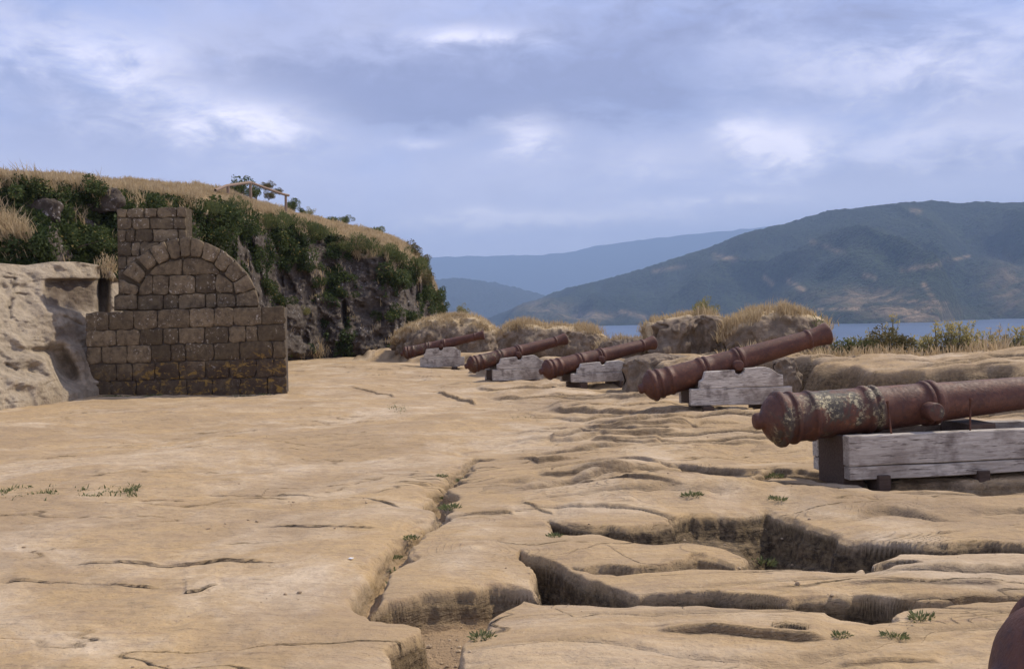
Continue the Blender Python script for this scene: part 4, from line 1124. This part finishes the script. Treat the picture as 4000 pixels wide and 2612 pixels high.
# ------------------------------------------------------------------ cannons and carriages
def lathe(prof, seg=48, cap=False):
    prof = np.array(prof, float); th = np.linspace(0, 2 * np.pi, seg, endpoint=False)
    V = np.stack([np.repeat(prof[:, 0], seg), (prof[:, 1][:, None] * np.cos(th)).ravel(), (prof[:, 1][:, None] * np.sin(th)).ravel()], -1)
    n = len(prof); i = np.arange(n - 1)[:, None] * seg; j = np.arange(seg)[None]; jn = (j + 1) % seg
    return V, np.stack([i + j, i + jn, i + seg + jn, i + seg + j], -1).reshape(-1, 4)

def ring(t, r, body, w=.035):
    return [(t - w, body), (t - w * .9, body + (r - body) * .75), (t - w * .4, r), (t + w * .4, r), (t + w * .9, body + (r - body) * .75), (t + w, body)]
BARREL = [(0.0, .222), (.012, .25), (.03, .26), (.055, .26), (.075, .245), (.085, .228)] + ring(.155, .245, .226, .022) + ring(.33, .236, .221, .022) \
    + [(.5, .217), (.7, .212)] + ring(.87, .226, .208, .03) + ring(.96, .222, .205, .025) + [(1.1, .201), (1.3, .196)] + ring(1.47, .212, .192, .022) + ring(1.54, .214, .190, .03) \
    + [(1.62, .182), (1.9, .172), (2.3, .159), (2.68, .147)] + ring(2.74, .163, .146, .022) + [(2.78, .145), (2.84, .148)]
MUZZLE = [(2.84, .148), (2.92, .156), (3.0, .168), (3.04, .176), (3.07, .181), (3.09, .178), (3.10, .165), (3.10, .10), (3.098, .068), (2.9, .066), (2.4, .066)]
CASC = [(-.205,.001),(-.203,.035),(-.196,.062),(-.18,.074),(-.155,.078),(-.135,.076),(-.122,.082),(-.11,.10),(-.085,.145),(-.055,.188),(-.028,.212),(-.01,.22),(0.0,.222)]
def part_mesh(name, prof, mat, seg=52):
    V, Fq = lathe(prof, seg)
    # corroded, slightly uneven casting
    P = V * 3.0; k = 1 + .010 * fbm3(P + 3, 3, 301) + .006 * noise3(V * 22, 303); V = V * np.stack([np.ones(len(V)), k, k], -1)
    return mesh(name, V, Fq, True, [mat])
CAN = {}
for key, mt in (('plain', M_RUST), ('lichen', M_RUSTL), ('some', M_RUSTM)):
    fine = []
    for (a, ra), (b, rb) in zip(BARREL[:-1], BARREL[1:]):
        n = max(1, int((b - a) / .06)); fine += [(a + (b - a) * i / n, ra + (rb - ra) * i / n) for i in range(n)]
    fine.append(BARREL[-1])
    tv, tf = tube_np([(0, 0, 0), (0, 0, .10), (0, 0, .16), (0, 0, .165)], [.085, .083, .080, .074], 24)
    cap = np.array([[len(tv) - 24 + i, len(tv) - 24 + (i + 1) % 24, len(tv)] for i in range(24)]); tv = np.concatenate([tv, [[0, 0, .166]]])
    CAN[key] = dict(barrel=part_mesh('barrel', fine, mt), muzzle=part_mesh('muzzle', MUZZLE, mt), cascabel=part_mesh('cascabel', CASC, mt), trunnion=mesh('trunnion', tv, [tf, cap], True, [mt]))

def cannon(key, b, m, label, scale=None, roll=0.0):
    """b, m: world centre of the base ring and of the muzzle"""
    b = Vector(b); m = Vector(m); ax = (m - b); L = ax.length; ax.normalize()
    s = L / 3.10 if scale is None else scale
    side = ax.cross(Vector((0, 0, 1))); side.normalize(); up = side.cross(ax)
    R = Matrix((ax, -side, up)).transposed().to_4x4()
    root = obj('cannon', None, None, label, 'cannon', 'cannons on the battery')
    root.matrix_world = Matrix.Translation(b) @ R @ Matrix.Scale(s, 4)
    for nm in ('barrel', 'muzzle', 'cascabel'): obj(nm, CAN[key][nm], root)
    for sg in (1, -1):
        t = obj('trunnion', CAN[key]['trunnion'], root); t.location = (1.40, sg * .16, -.045); t.rotation_euler = (-sg * math.pi / 2, 0, 0)
    return root, R, s

def slab(name, outline, y0, y1, parent, mat, bev=.008, rough=.004, seed=0):
    """a sawn timber: outline in (along, up), from y0 to y1 across"""
    rng = random.Random(seed); bm = bmesh.new()
    a = [bm.verts.new((u + rng.uniform(-rough, rough), y0, w + rng.uniform(-rough, rough))) for u, w in outline]
    f = bm.faces.new(a); r = bmesh.ops.extrude_face_region(bm, geom=[f])
    vs = [v for v in r['geom'] if isinstance(v, bmesh.types.BMVert)]
    for v in vs: v.co.y = y1
    bmesh.ops.bevel(bm, geom=bm.edges[:], offset=bev, segments=1, affect='EDGES', clamp_overlap=True)
    return obj(name, bm_mesh(name, bm, [mat]), parent)

def carriage(cn, Rm, s, label, seed, step=True):
    """two stepped cheeks of grey planks carrying the trunnions, rear and front transoms, sleepers"""
    tr = cn.matrix_world @ Vector((1.40, 0, -.045))
    yaw = math.atan2(Rm[1][0], Rm[0][0])
    root = obj('gun_carriage', None, None, label, 'gun carriage', 'wooden gun carriages on the battery')
    gz = gh(tr.x, tr.y)
    root.location = (tr.x, tr.y, gz); root.rotation_euler = (0, 0, yaw)
    H = tr.z - gz - .05; b = .07
    rng = random.Random(seed)
    lowh = H * .52
    for sg in (-1, 1):
        y0, y1 = (sg * .235, sg * .345)
        lower = [(-.82, b), (-.82, lowh), (.88, lowh + .0), (.88, b + .02), (.74, b + .02), (.70, b - .02), (-.3, b - .01)]
        upper = [(-.68, lowh + .006), (-.67, H * .72), (-.61, H * .755), (-.57, H * .95), (-.085, H * .985), (-.075, H * .90), (-.03, H * .86), (.03, H * .86), (.08, H * .92), (.09, H * 1.0), (.43, H * 1.03), (.53, H * .985), (.66, H * .83), (.73, H * .82), (.735, lowh + .006)]
        ck = slab('cheek', lower, y0, y1, root, M_WOOD, .010, .006, seed + sg)
        slab('upper_plank', upper, y0 + sg * .004, y1 - sg * .006, ck, M_WOOD, .010, .008, seed + 5 + sg)
    slab('transom', [(-.80, b + .02), (-.80, lowh * .95), (-.66, lowh * .95), (-.66, b + .02)], -.233, .233, root, M_DWOOD, .006, .004, seed)
    slab('transom', [(.66, b + .02), (.66, lowh * .9), (.80, lowh * .9), (.80, b + .02)], -.233, .233, root, M_DWOOD, .006, .004, seed + 1)
    for u in (-.55, .50):
        slab('sleeper', [(u - .09, -.12), (u - .09, b - .012), (u + .09, b - .012), (u + .09, -.12)], -.40, .40, root, M_DWOOD, .006, .004, seed + 2)
    return root

GUNS = [
 ('some', R3([(168, 455)])[0], 39.0, R3([(776, 312)])[0], 39.0, 'farthest rusty cannon with lichened breech below the grassy mound', 'farthest grey wooden carriage at the foot of the cliff'),
 ('some', R3([(676, 545)])[0], 28.0, R3([(1408, 343)])[0], 29.1, 'second farthest rusty cannon with pale streaks on its breech', 'grey wooden carriage with dark stained lower plank, second from the cliff'),
 ('plain', R3([(1262, 585)])[0], 23.2, R3([(2092, 372)])[0], 24.3, 'middle dark brown cannon whose muzzle meets the broken rock', 'tall grey wooden carriage of the middle cannon'),
 ('plain', R4([(335, 852)])[0], 16.2, R4([(1985, 362)])[0], 16.6, 'long purple brown cannon raised steeply towards the bay', 'large grey plank carriage with a notch holding the steeply raised cannon'),
]
for i, (key, a, da, b, db, lab, cl) in enumerate(GUNS):
    pa = W(np.array([a[0]]), np.array([a[1]]), np.array([da]))[0]; pb = W(np.array([b[0]]), np.array([b[1]]), np.array([db]))[0]
    c, Rm, s = cannon(key, pa, pb, lab)
    bpy.context.view_layer.update()
    carriage(c, Rm, s, cl, 40 + i * 7)

def beam_carriage(cn, Rm, label, u0, u1, gz, top, seed, rods=True):
    b0 = cn.matrix_world @ Vector((0, 0, 0)); yaw = math.atan2(Rm[1][0], Rm[0][0])
    root = obj('gun_carriage', None, None, label, 'gun carriage', 'wooden gun carriages on the battery')
    root.location = (b0.x, b0.y, gz); root.rotation_euler = (0, 0, yaw)
    z0, z1 = .055, top
    zc = z0 + (z1 - z0) * .30
    for sg in (-1, 1):
        y0, y1 = sg * .25, sg * .37
        up = [(u0, zc + .004)] + [(u0 + (u1 - u0) * t, zc + .004 + .006 * math.sin(t * 23 + sg)) for t in (.15, .3, .45, .6, .75, .9)] + [(u1, zc + .006), (u1, z1 - .004), (u0 + (u1 - u0) * .5, z1 + .004), (u0, z1)]
        lo = [(u0 + .004, z0), (u0 + .004, zc - .004)] + [(u0 + (u1 - u0) * t, zc - .004 + .006 * math.sin(t * 23 + sg)) for t in (.15, .3, .45, .6, .75, .9)] + [(u1, zc - .004), (u1, z0), (u0 + (u1 - u0) * .7, z0 + .01), (u0 + (u1 - u0) * .3, z0 - .008)]
        bm_ = slab('side_beam', up, y0, y1, root, M_WOOD, .007, .003, seed + sg)
        slab('lower_plank', lo, y0 + sg * .003, y1 - sg * .004, bm_, M_WOOD, .007, .003, seed + 9 + sg)
    slab('transom', [(u0 + .004, z0 - .09), (u0 + .004, z1 - .015), (u0 + .20, z1 - .015), (u0 + .20, z0 - .09)], -.248, .248, root, M_DWOOD, .006, .004, seed + 3)
    slab('shade_board', [(u0 + .21, z1 - .14), (u0 + .21, z1 - .08), (u0 + 1.24, z1 - .08), (u0 + 1.24, z1 - .14)], -.248, .248, root, M_DWOOD, .006, .004, seed + 5)  # dark boards added to stand in for the barrel's shadow between the beams
    slab('shade_board', [(u0 + 1.51, z1 - .14), (u0 + 1.51, z1 - .08), (u1 - .02, z1 - .08), (u1 - .02, z1 - .14)], -.248, .248, root, M_DWOOD, .006, .004, seed + 5)
    slab('transom', [(u0 + 1.25, z0 + .02), (u0 + 1.25, z1 + .05), (u0 + 1.5, z1 + .05), (u0 + 1.5, z0 + .02)], -.248, .248, root, M_DWOOD, .006, .004, seed + 4)
    for u in (u0 + .32, u0 + 1.28, u0 + 2.2):
        slab('sleeper', [(u - .055, -.4), (u - .055, z0 + .035), (u + .055, z0 + .035), (u + .055, -.4)], -.405, .405, root, M_DWOOD, .006, .004, seed + 6)
    if rods:
        for u, hh, tilt in ((u0 + .44, .275, -.035), (u0 + 1.20, .275, .01)):
            V, Fq = tube_np([(u, -.31, z1 - .04), (u + tilt * .5, -.31, z1 + hh * .5), (u + tilt, -.31, z1 + hh), (u + tilt, -.31, z1 + hh + .004), (u + tilt, -.31, z1 + hh + .022)], [.009, .009, .009, .016, .013], 8)
            obj('iron_rod', mesh('iron_rod', V, Fq, True, [M_RUST]), root)
    return root
a = R5([(245, 850)])[0]; b = R5([(2137, 648)])[0]
pa = W(np.array([a[0]]), np.array([a[1]]), np.array([9.1]))[0]; pb = W(np.array([b[0]]), np.array([b[1]]), np.array([9.45]))[0]
ax = (pb - pa) / np.linalg.norm(pb - pa)
c5, R5m, s5 = cannon('lichen', pa, pa + ax * 3.1, 'large near cannon with yellow lichen on its rusty breech', 1.0)
bpy.context.view_layer.update()
beam_carriage(c5, R5m, 'low grey timber beam carriage under the large lichened cannon', .53, 3.3, gh(pa[0] + 1, pa[1] - .4) + .11, .445, 70)
# the nearest gun, only its breech is in the picture
pa = W(np.array([4110.]), np.array([2722.]), np.array([2.45]))[0]
c6, R6m, s6 = cannon('plain', pa, pa + np.array([1, .05, .03]) * 3.1 / 1.002, 'nearest cannon, only its dark breech at the lower right corner', 1.0)
bpy.context.view_layer.update()
beam_carriage(c6, R6m, 'timber carriage under the nearest cannon at the lower right corner', .60, 3.3, gh(pa[0] + 1, pa[1]), .34, 90, False)

# ------------------------------------------------------------------ small plants, stones, litter
def weed_mesh(seed, n=110, r=.045, h=.03):
    rng = np.random.default_rng(seed); an = rng.uniform(0, 6.283, n); rr = r * 1.5 * np.sqrt(rng.random(n)); P = np.stack([rr * np.cos(an), rr * .8 * np.sin(an), np.zeros(n)], 1); P[:, 2] = rng.uniform(0, h * .4, n)
    V, Fq = leaf_quads(P, h * 1.0, rng, .28, np.stack([P[:, 0] / r * .6, P[:, 1] / r * .6, np.full(n, .7)], 1), .4)
    return mesh('weed', V, Fq, False, [M_WEED], {'tone': np.repeat(rng.uniform(.0, 1, n), 4)})
WM = [weed_mesh(s) for s in range(4)]
WEEDS = [
 (R6, 605, 345, 1.5, 'bushy green weed in the upper part of the diagonal channel'), (R6, 610, 470, 1.4, 'dark green weed against the right bank of the diagonal channel'),
 (R6, 485, 442, .9, 'small weed at the left bank of the diagonal channel bend'), (R6, 552, 262, .9, 'tiny weed at the top left bank of the diagonal channel'),
 (R6, 700, 268, 1.0, 'flat weed near the head of the diagonal channel'), (R6, 345, 640, .9, 'thin weed on the slope halfway down the diagonal channel'),
 (R6, 235, 715, .9, 'upper of three weeds on the sandy channel floor'), (R6, 245, 770, 1.0, 'middle of three weeds on the sandy channel floor'), (R6, 262, 822, 1.2, 'lowest and largest of three weeds on the sandy channel floor'),
 (R6, 955, 1120, 1.0, 'weed in the corner between the cut block and the front slab'), (R6, 822, 1335, 1.1, 'weed along the shaded edge of the front slab'),
 (R6, 610, 1420, 1.5, 'widest green weed on the sandy floor at the bottom of the picture'), (R6, 402, 1502, 1.0, 'lowest weed at the bottom of the channel'), (R6, 410, 1415, .6, 'little weed beside the pale stones in the channel'),
 (R6, 1305, 668, .9, 'sparse weed at the left tip of the upper trench'),
 (R7, 325, 345, 1.2, 'flat green weed alone on the slab above the upper trench'), (R7, 855, 343, 1.1, 'small weed at the rim above the deep trench'), (R7, 830, 125, 1.3, 'green weed on the ledge left of the near carriage'),
 (R7, 745, 440, 1.6, 'green weed hanging on the shaded wall of the deep trench'), (R7, 1745, 1030, 1.2, 'flat weed on the slab right of the trench notch'), (R7, 1580, 1165, 1.0, 'grey green weed on the front slab to the right'), (R7, 1250, 1160, .8, 'small weed on the crumbled edge of the front slab'),
]
for i, (cr, x, y, sc, lab) in enumerate(WEEDS):
    q = cr([(x, y)])[0]; g = G(np.array([q[0]]), np.array([q[1]]))[0]
    o = obj('weed', WM[i % 4], None, lab, 'weed', 'weeds in the rock crevices', loc=(g[0], g[1], gh(g[0], g[1]) - .005))
    k = sc * (.62 + .045 * g[1]); o.scale = (k, k, k * .9); o.rotation_euler = (0, 0, i * 1.7)

def short_grass():
    rng = np.random.default_rng(55); P = []
    for cr, pts, n, sp in ((R8, [(0, 582), (120, 582), (220, 572), (300, 578)], 420, 12), (R8, [(420, 580), (560, 584), (700, 575), (760, 565)], 260, 12), (R1, [(640, 1462), (830, 1466)], 700, 5), (R1, [(860, 1480), (1060, 1484)], 420, 6), (R1, [(1480, 1470), (1700, 1475)], 160, 6), (RB, [(640, 330), (720, 335)], 120, 8), (RB, [(1340, 370), (1430, 372)], 100, 6)):
        a = cr(pts); t = rng.random(n) * (len(a) - 1); i = np.minimum(t.astype(int), len(a) - 2); f = (t - i)[:, None]
        q = a[i] * (1 - f) + a[i + 1] * f + rng.normal(size=(n, 2)) * np.array([10, sp * .9])
        g = G(q[:, 0], q[:, 1])
        if cr is R1: 
            g = W(q[:, 0], q[:, 1], np.full(n, MD - .15) - np.abs(rng.normal(size=n)) * .12)
        P.append(np.stack([g[:, 0], g[:, 1], height(g[:, 0], g[:, 1]) - .01], 1))
    P = np.concatenate(P); P = P[noise2(P[:, 0] * 3.1, P[:, 1] * 4.3, 411) > -.12]; V, A, B = blades(P, .05, rng, .007, .9)
    obj('short_grass', mesh('short_grass', V, [A, B], False, [M_WEED], {'tone': np.repeat(rng.uniform(0, 1, len(P)), 5)}), None, 'short green grass in the damp seams of the rock floor', 'grass', kind='stuff')
short_grass()

ST = [(R6, 442, 1388, .045, 'largest pale stone on the sandy channel floor'), (R6, 352, 1422, .035, 'pale stone left of the largest one on the channel floor'), (R6, 650, 1275, .04, 'pale stone at the foot of the cut block'), (R6, 362, 662, .022, 'tiny pale stone beside the thin weed in the channel'), (R7, 155, 545, .035, 'pale stone in the shaded end of the upper trench'), (R7, 330, 545, .04, 'paler stone lying right of its neighbour in the upper trench'), (R6, 600, 1478, .03, 'orange tinted stone at the bottom of the picture')]
for i, (cr, x, y, r, lab) in enumerate(ST):
    q = cr([(x, y)])[0]; g = G(np.array([q[0]]), np.array([q[1]]))[0]
    obj('stone', blob_mesh('stone', r, r * .8, r * .6, 60 + i, M_PALE, .22, 10), None, lab, 'stone', 'loose stones in the crevices', loc=(g[0], g[1], gh(g[0], g[1]) + r * .35))
q = R8([(1916, 938)])[0]; g = G(np.array([q[0]]), np.array([q[1]]))[0]
obj('paper_scrap', blob_mesh('paper_scrap', .014, .008, .004, 81, M_PAPER, .5, 10), None, 'small white paper scrap on the bare rock left of the channel', 'litter', loc=(g[0], g[1], gh(g[0], g[1]) + .008))

def grit():
    """loose grit and pebbles lying on the channel floors and in the hollows"""
    rng = np.random.default_rng(501); n = 26000
    d = 3.6 * np.exp(rng.random(n) * 1.25); x = (rng.random(n) * 1.1 - .55) * d
    h, dirt_shade, sand, _ = height(x, d, True)
    nz = noise2(x * 1.6, d * 1.6, 503)
    k = rng.random(n) < np.clip(.30 * sand + .05 * sstep(nz * 2.5 - .5) + .10 * np.clip(dirt_shade - .4, 0, 1), 0, 1)
    x, d, h = x[k], d[k], h[k]; m = len(x)
    ph = (1 + 5 ** .5) / 2
    ico = np.array([(-1, ph, 0), (1, ph, 0), (-1, -ph, 0), (1, -ph, 0), (0, -1, ph), (0, 1, ph), (0, -1, -ph), (0, 1, -ph), (ph, 0, -1), (ph, 0, 1), (-ph, 0, -1), (-ph, 0, 1)]) / 1.9
    fc = np.array([(0, 11, 5), (0, 5, 1), (0, 1, 7), (0, 7, 10), (0, 10, 11), (1, 5, 9), (5, 11, 4), (11, 10, 2), (10, 7, 6), (7, 1, 8), (3, 9, 4), (3, 4, 2), (3, 2, 6), (3, 6, 8), (3, 8, 9), (4, 9, 5), (2, 4, 11), (6, 2, 10), (8, 6, 7), (9, 8, 1)])
    r = .0035 + .011 * rng.random(m) ** 4
    V = ico[None] * (r[:, None] * rng.uniform(.7, 1.3, (m, 12)))[..., None] * np.array([1.2, 1, .7])
    V = V + np.stack([x, d, h + r * .35], 1)[:, None]
    Fc = (np.arange(m) * 12)[:, None, None] + fc[None]
    obj('grit', mesh('grit', V.reshape(-1, 3), Fc.reshape(-1, 3), False, [M_GRIT]), None, 'loose grit and small pebbles on the channel floor and in the hollows', 'grit', kind='stuff')
grit()

# ------------------------------------------------------------------ haze
def haze():
    m = bpy.data.materials.new('haze_air'); m.use_nodes = True; nt = m.node_tree; nt.nodes.clear()
    out = nt.nodes.new('ShaderNodeOutputMaterial'); v = nt.nodes.new('ShaderNodeVolumePrincipled')
    v.inputs['Color'].default_value = (.46, .66, 1.0, 1); v.inputs['Density'].default_value = HAZE; v.inputs['Anisotropy'].default_value = 0.0
    nt.links.new(v.outputs[0], out.inputs['Volume'])
    lo = np.array([-20000, -300, -29.0]); hi = np.array([20000, 19500, 1650.0])
    V = np.array([[(lo, hi)[(i >> k) & 1][k] for k in range(3)] for i in range(8)])
    Fq = np.array([(0, 2, 3, 1), (4, 5, 7, 6), (0, 1, 5, 4), (2, 6, 7, 3), (0, 4, 6, 2), (1, 3, 7, 5)])
    obj('haze', mesh('haze', V, Fq, False, [m]), None, 'blue sea haze between the fort and the far hills', 'haze', kind='stuff')
HAZE = 1.1e-4
haze()

# ------------------------------------------------------------------ sky and sun
SUN_EL = math.radians(50); SUN_H = np.array([.85, .53]); SUN_H = SUN_H / np.linalg.norm(SUN_H)
sdir = Vector((SUN_H[0] * math.cos(SUN_EL), SUN_H[1] * math.cos(SUN_EL), math.sin(SUN_EL)))
sun = bpy.data.lights.new('sun', 'SUN'); sun.energy = 5.0; sun.angle = math.radians(.6); sun.color = (1, .90, .75)
so = bpy.data.objects.new('sun', sun); COL.objects.link(so); so.rotation_euler = (-sdir).to_track_quat('-Z', 'Y').to_euler(); so.location = (30, 10, 60)

def world():
    w = bpy.data.worlds.new('World'); scene.world = w; w.use_nodes = True
    t = NT.__new__(NT); t.t = w.node_tree; t.n = t.t.nodes; t.n.clear(); t.m = None
    out = t.n.new('ShaderNodeOutputWorld'); bg = t.n.new('ShaderNodeBackground')
    sky = t.n.new('ShaderNodeTexSky'); sky.sky_type = 'NISHITA'; sky.sun_disc = False
    sky.sun_elevation = SUN_EL; sky.sun_rotation = math.atan2(SUN_H[0], SUN_H[1]); sky.dust_density = 2.0; sky.air_density = 1.0
    tc = t.n.new('ShaderNodeTexCoord'); gen = tc.outputs['Generated']
    sep = t.n.new('ShaderNodeSeparateXYZ'); t.link(gen, sep.inputs[0])
    az = t.math('ARCTAN2', sep.outputs[0], sep.outputs[1]); el = t.math('ARCSINE', sep.outputs[2])
    # flattened cloud layer: direction projected on a plane overhead
    den = t.math('ADD', t.math('MAXIMUM', sep.outputs[2], 0.0), .14)
    cb = t.n.new('ShaderNodeCombineXYZ'); t.link(t.math('DIVIDE', sep.outputs[0], den), cb.inputs[0]); t.link(t.math('DIVIDE', sep.outputs[1], den), cb.inputs[1])
    n1 = t.noise(cb.outputs[0], .85, 6, .55, .5)
    cb2 = t.n.new('ShaderNodeCombineXYZ'); t.link(az, cb2.inputs[0]); t.link(t.math('MULTIPLY', el, 2.2), cb2.inputs[1])
    n2 = t.noise(cb2.outputs[0], 6.0, 8, .62, .5); n3 = t.noise(cb2.outputs[0], 20, 7, .62, .4)
    def blob(dx, dy, rx, ry, amp):
        a0 = math.atan2(dx - 1190, 2314) ; e0 = math.atan2(744 - dy - .0227 * (dx - 1190), math.hypot(2314, dx - 1190)); sa = rx / 2314; se = ry / 2314
        u = t.math('DIVIDE', t.math('SUBTRACT', az, a0), sa); v = t.math('DIVIDE', t.math('SUBTRACT', el, e0), se)
        # ragged edges
        u = t.math('ADD', u, t.math('MULTIPLY', t.math('SUBTRACT', n2, .5), 3.0)); v = t.math('ADD', v, t.math('MULTIPLY', t.math('SUBTRACT', n3, .5), 2.6))
        r = t.math('ADD', t.math('MULTIPLY', u, u), t.math('MULTIPLY', v, v))
        return t.math('MULTIPLY', t.math('EXPONENT', t.math('MULTIPLY', r, -1.0)), amp)
    br = None
    for b in ((590, 290, 170, 48, .95), (1245, 320, 75, 42, .7), (1835, 345, 100, 50, 1.0), (1740, 300, 55, 25, .5), (1250, 508, 260, 17, 1.1), (1640, 468, 170, 13, 1.1), (1120, 492, 40, 14, .7), (200, 110, 330, 60, .4), (1100, 85, 150, 20, .5), (980, 335, 60, 12, .4), (2250, 330, 170, 50, .45), (330, 200, 200, 70, .35), (1500, 380, 120, 40, .3), (2200, 110, 260, 120, .35), (1050, 520, 110, 30, .3)):
        k = blob(*b); br = k if br is None else t.math('ADD', br, k)
    dk = None
    for b in ((700, 175, 330, 55, .8), (1300, 200, 520, 95, 1.0), (1150, 250, 300, 40, .6), (900, 265, 190, 30, .55), (1650, 60, 330, 70, .75), (1950, 190, 200, 60, .35), (60, 180, 110, 55, .4), (2290, 250, 110, 40, .5), (180, 320, 160, 50, .4), (2150, 400, 250, 30, .35)):
        k = blob(*b); dk = k if dk is None else t.math('ADD', dk, k)
    K = 10.0
    def kc(r, g, b): return (K * r, K * g, K * b)
    base = t.mix(t.ramp(n1, [(.42, 0), (.56, 1)]), kc(.50, .60, 1.04), kc(.67, .69, 1.0))
    base = t.mix(t.ramp(n2, [(.40, 0), (.62, .55)]), base, kc(.78, .78, 1.04))
    base = t.mix(.86, sky.outputs[0], base)
    low = t.ramp(el, [(.0, 1), (.10, .75), (.21, 0)])
    base = t.mix(low, base, kc(1.32, 1.26, 1.48))
    dkn = t.math('MULTIPLY', t.math('MULTIPLY', dk, 1.3), t.ramp(n2, [(.30, 1.0), (.70, .45)]))
    base = t.mix(t.math('MINIMUM', dkn, 1.0), base, kc(.385, .405, .64))
    brn = t.math('MULTIPLY', t.math('MULTIPLY', br, 1.35), t.ramp(t.math('ADD', t.math('MULTIPLY', n2, .6), t.math('MULTIPLY', n3, .4)), [(.40, .15), (.55, 1)]))
    base = t.mix(t.math('MINIMUM', brn, 1.0), base, kc(1.62, 1.52, 1.66))
    base = t.mix(1.0, base, t.ramp(n3, [(.3, .93), (.7, 1.06)]), 'MULTIPLY')
    t.link(base, bg.inputs['Color']); bg.inputs['Strength'].default_value = .1
    t.link(bg.outputs[0], out.inputs['Surface'])
world()

# ------------------------------------------------------------------ render settings
scene.render.engine = 'CYCLES'
vs = scene.view_settings; vs.view_transform = 'Standard'; vs.look = 'None'; vs.exposure = 0.0; vs.gamma = 1; vs.use_curve_mapping = False
scene.cycles.use_denoising = True
scene.cycles.max_bounces = 6; scene.cycles.diffuse_bounces = 3; scene.cycles.volume_bounces = 0
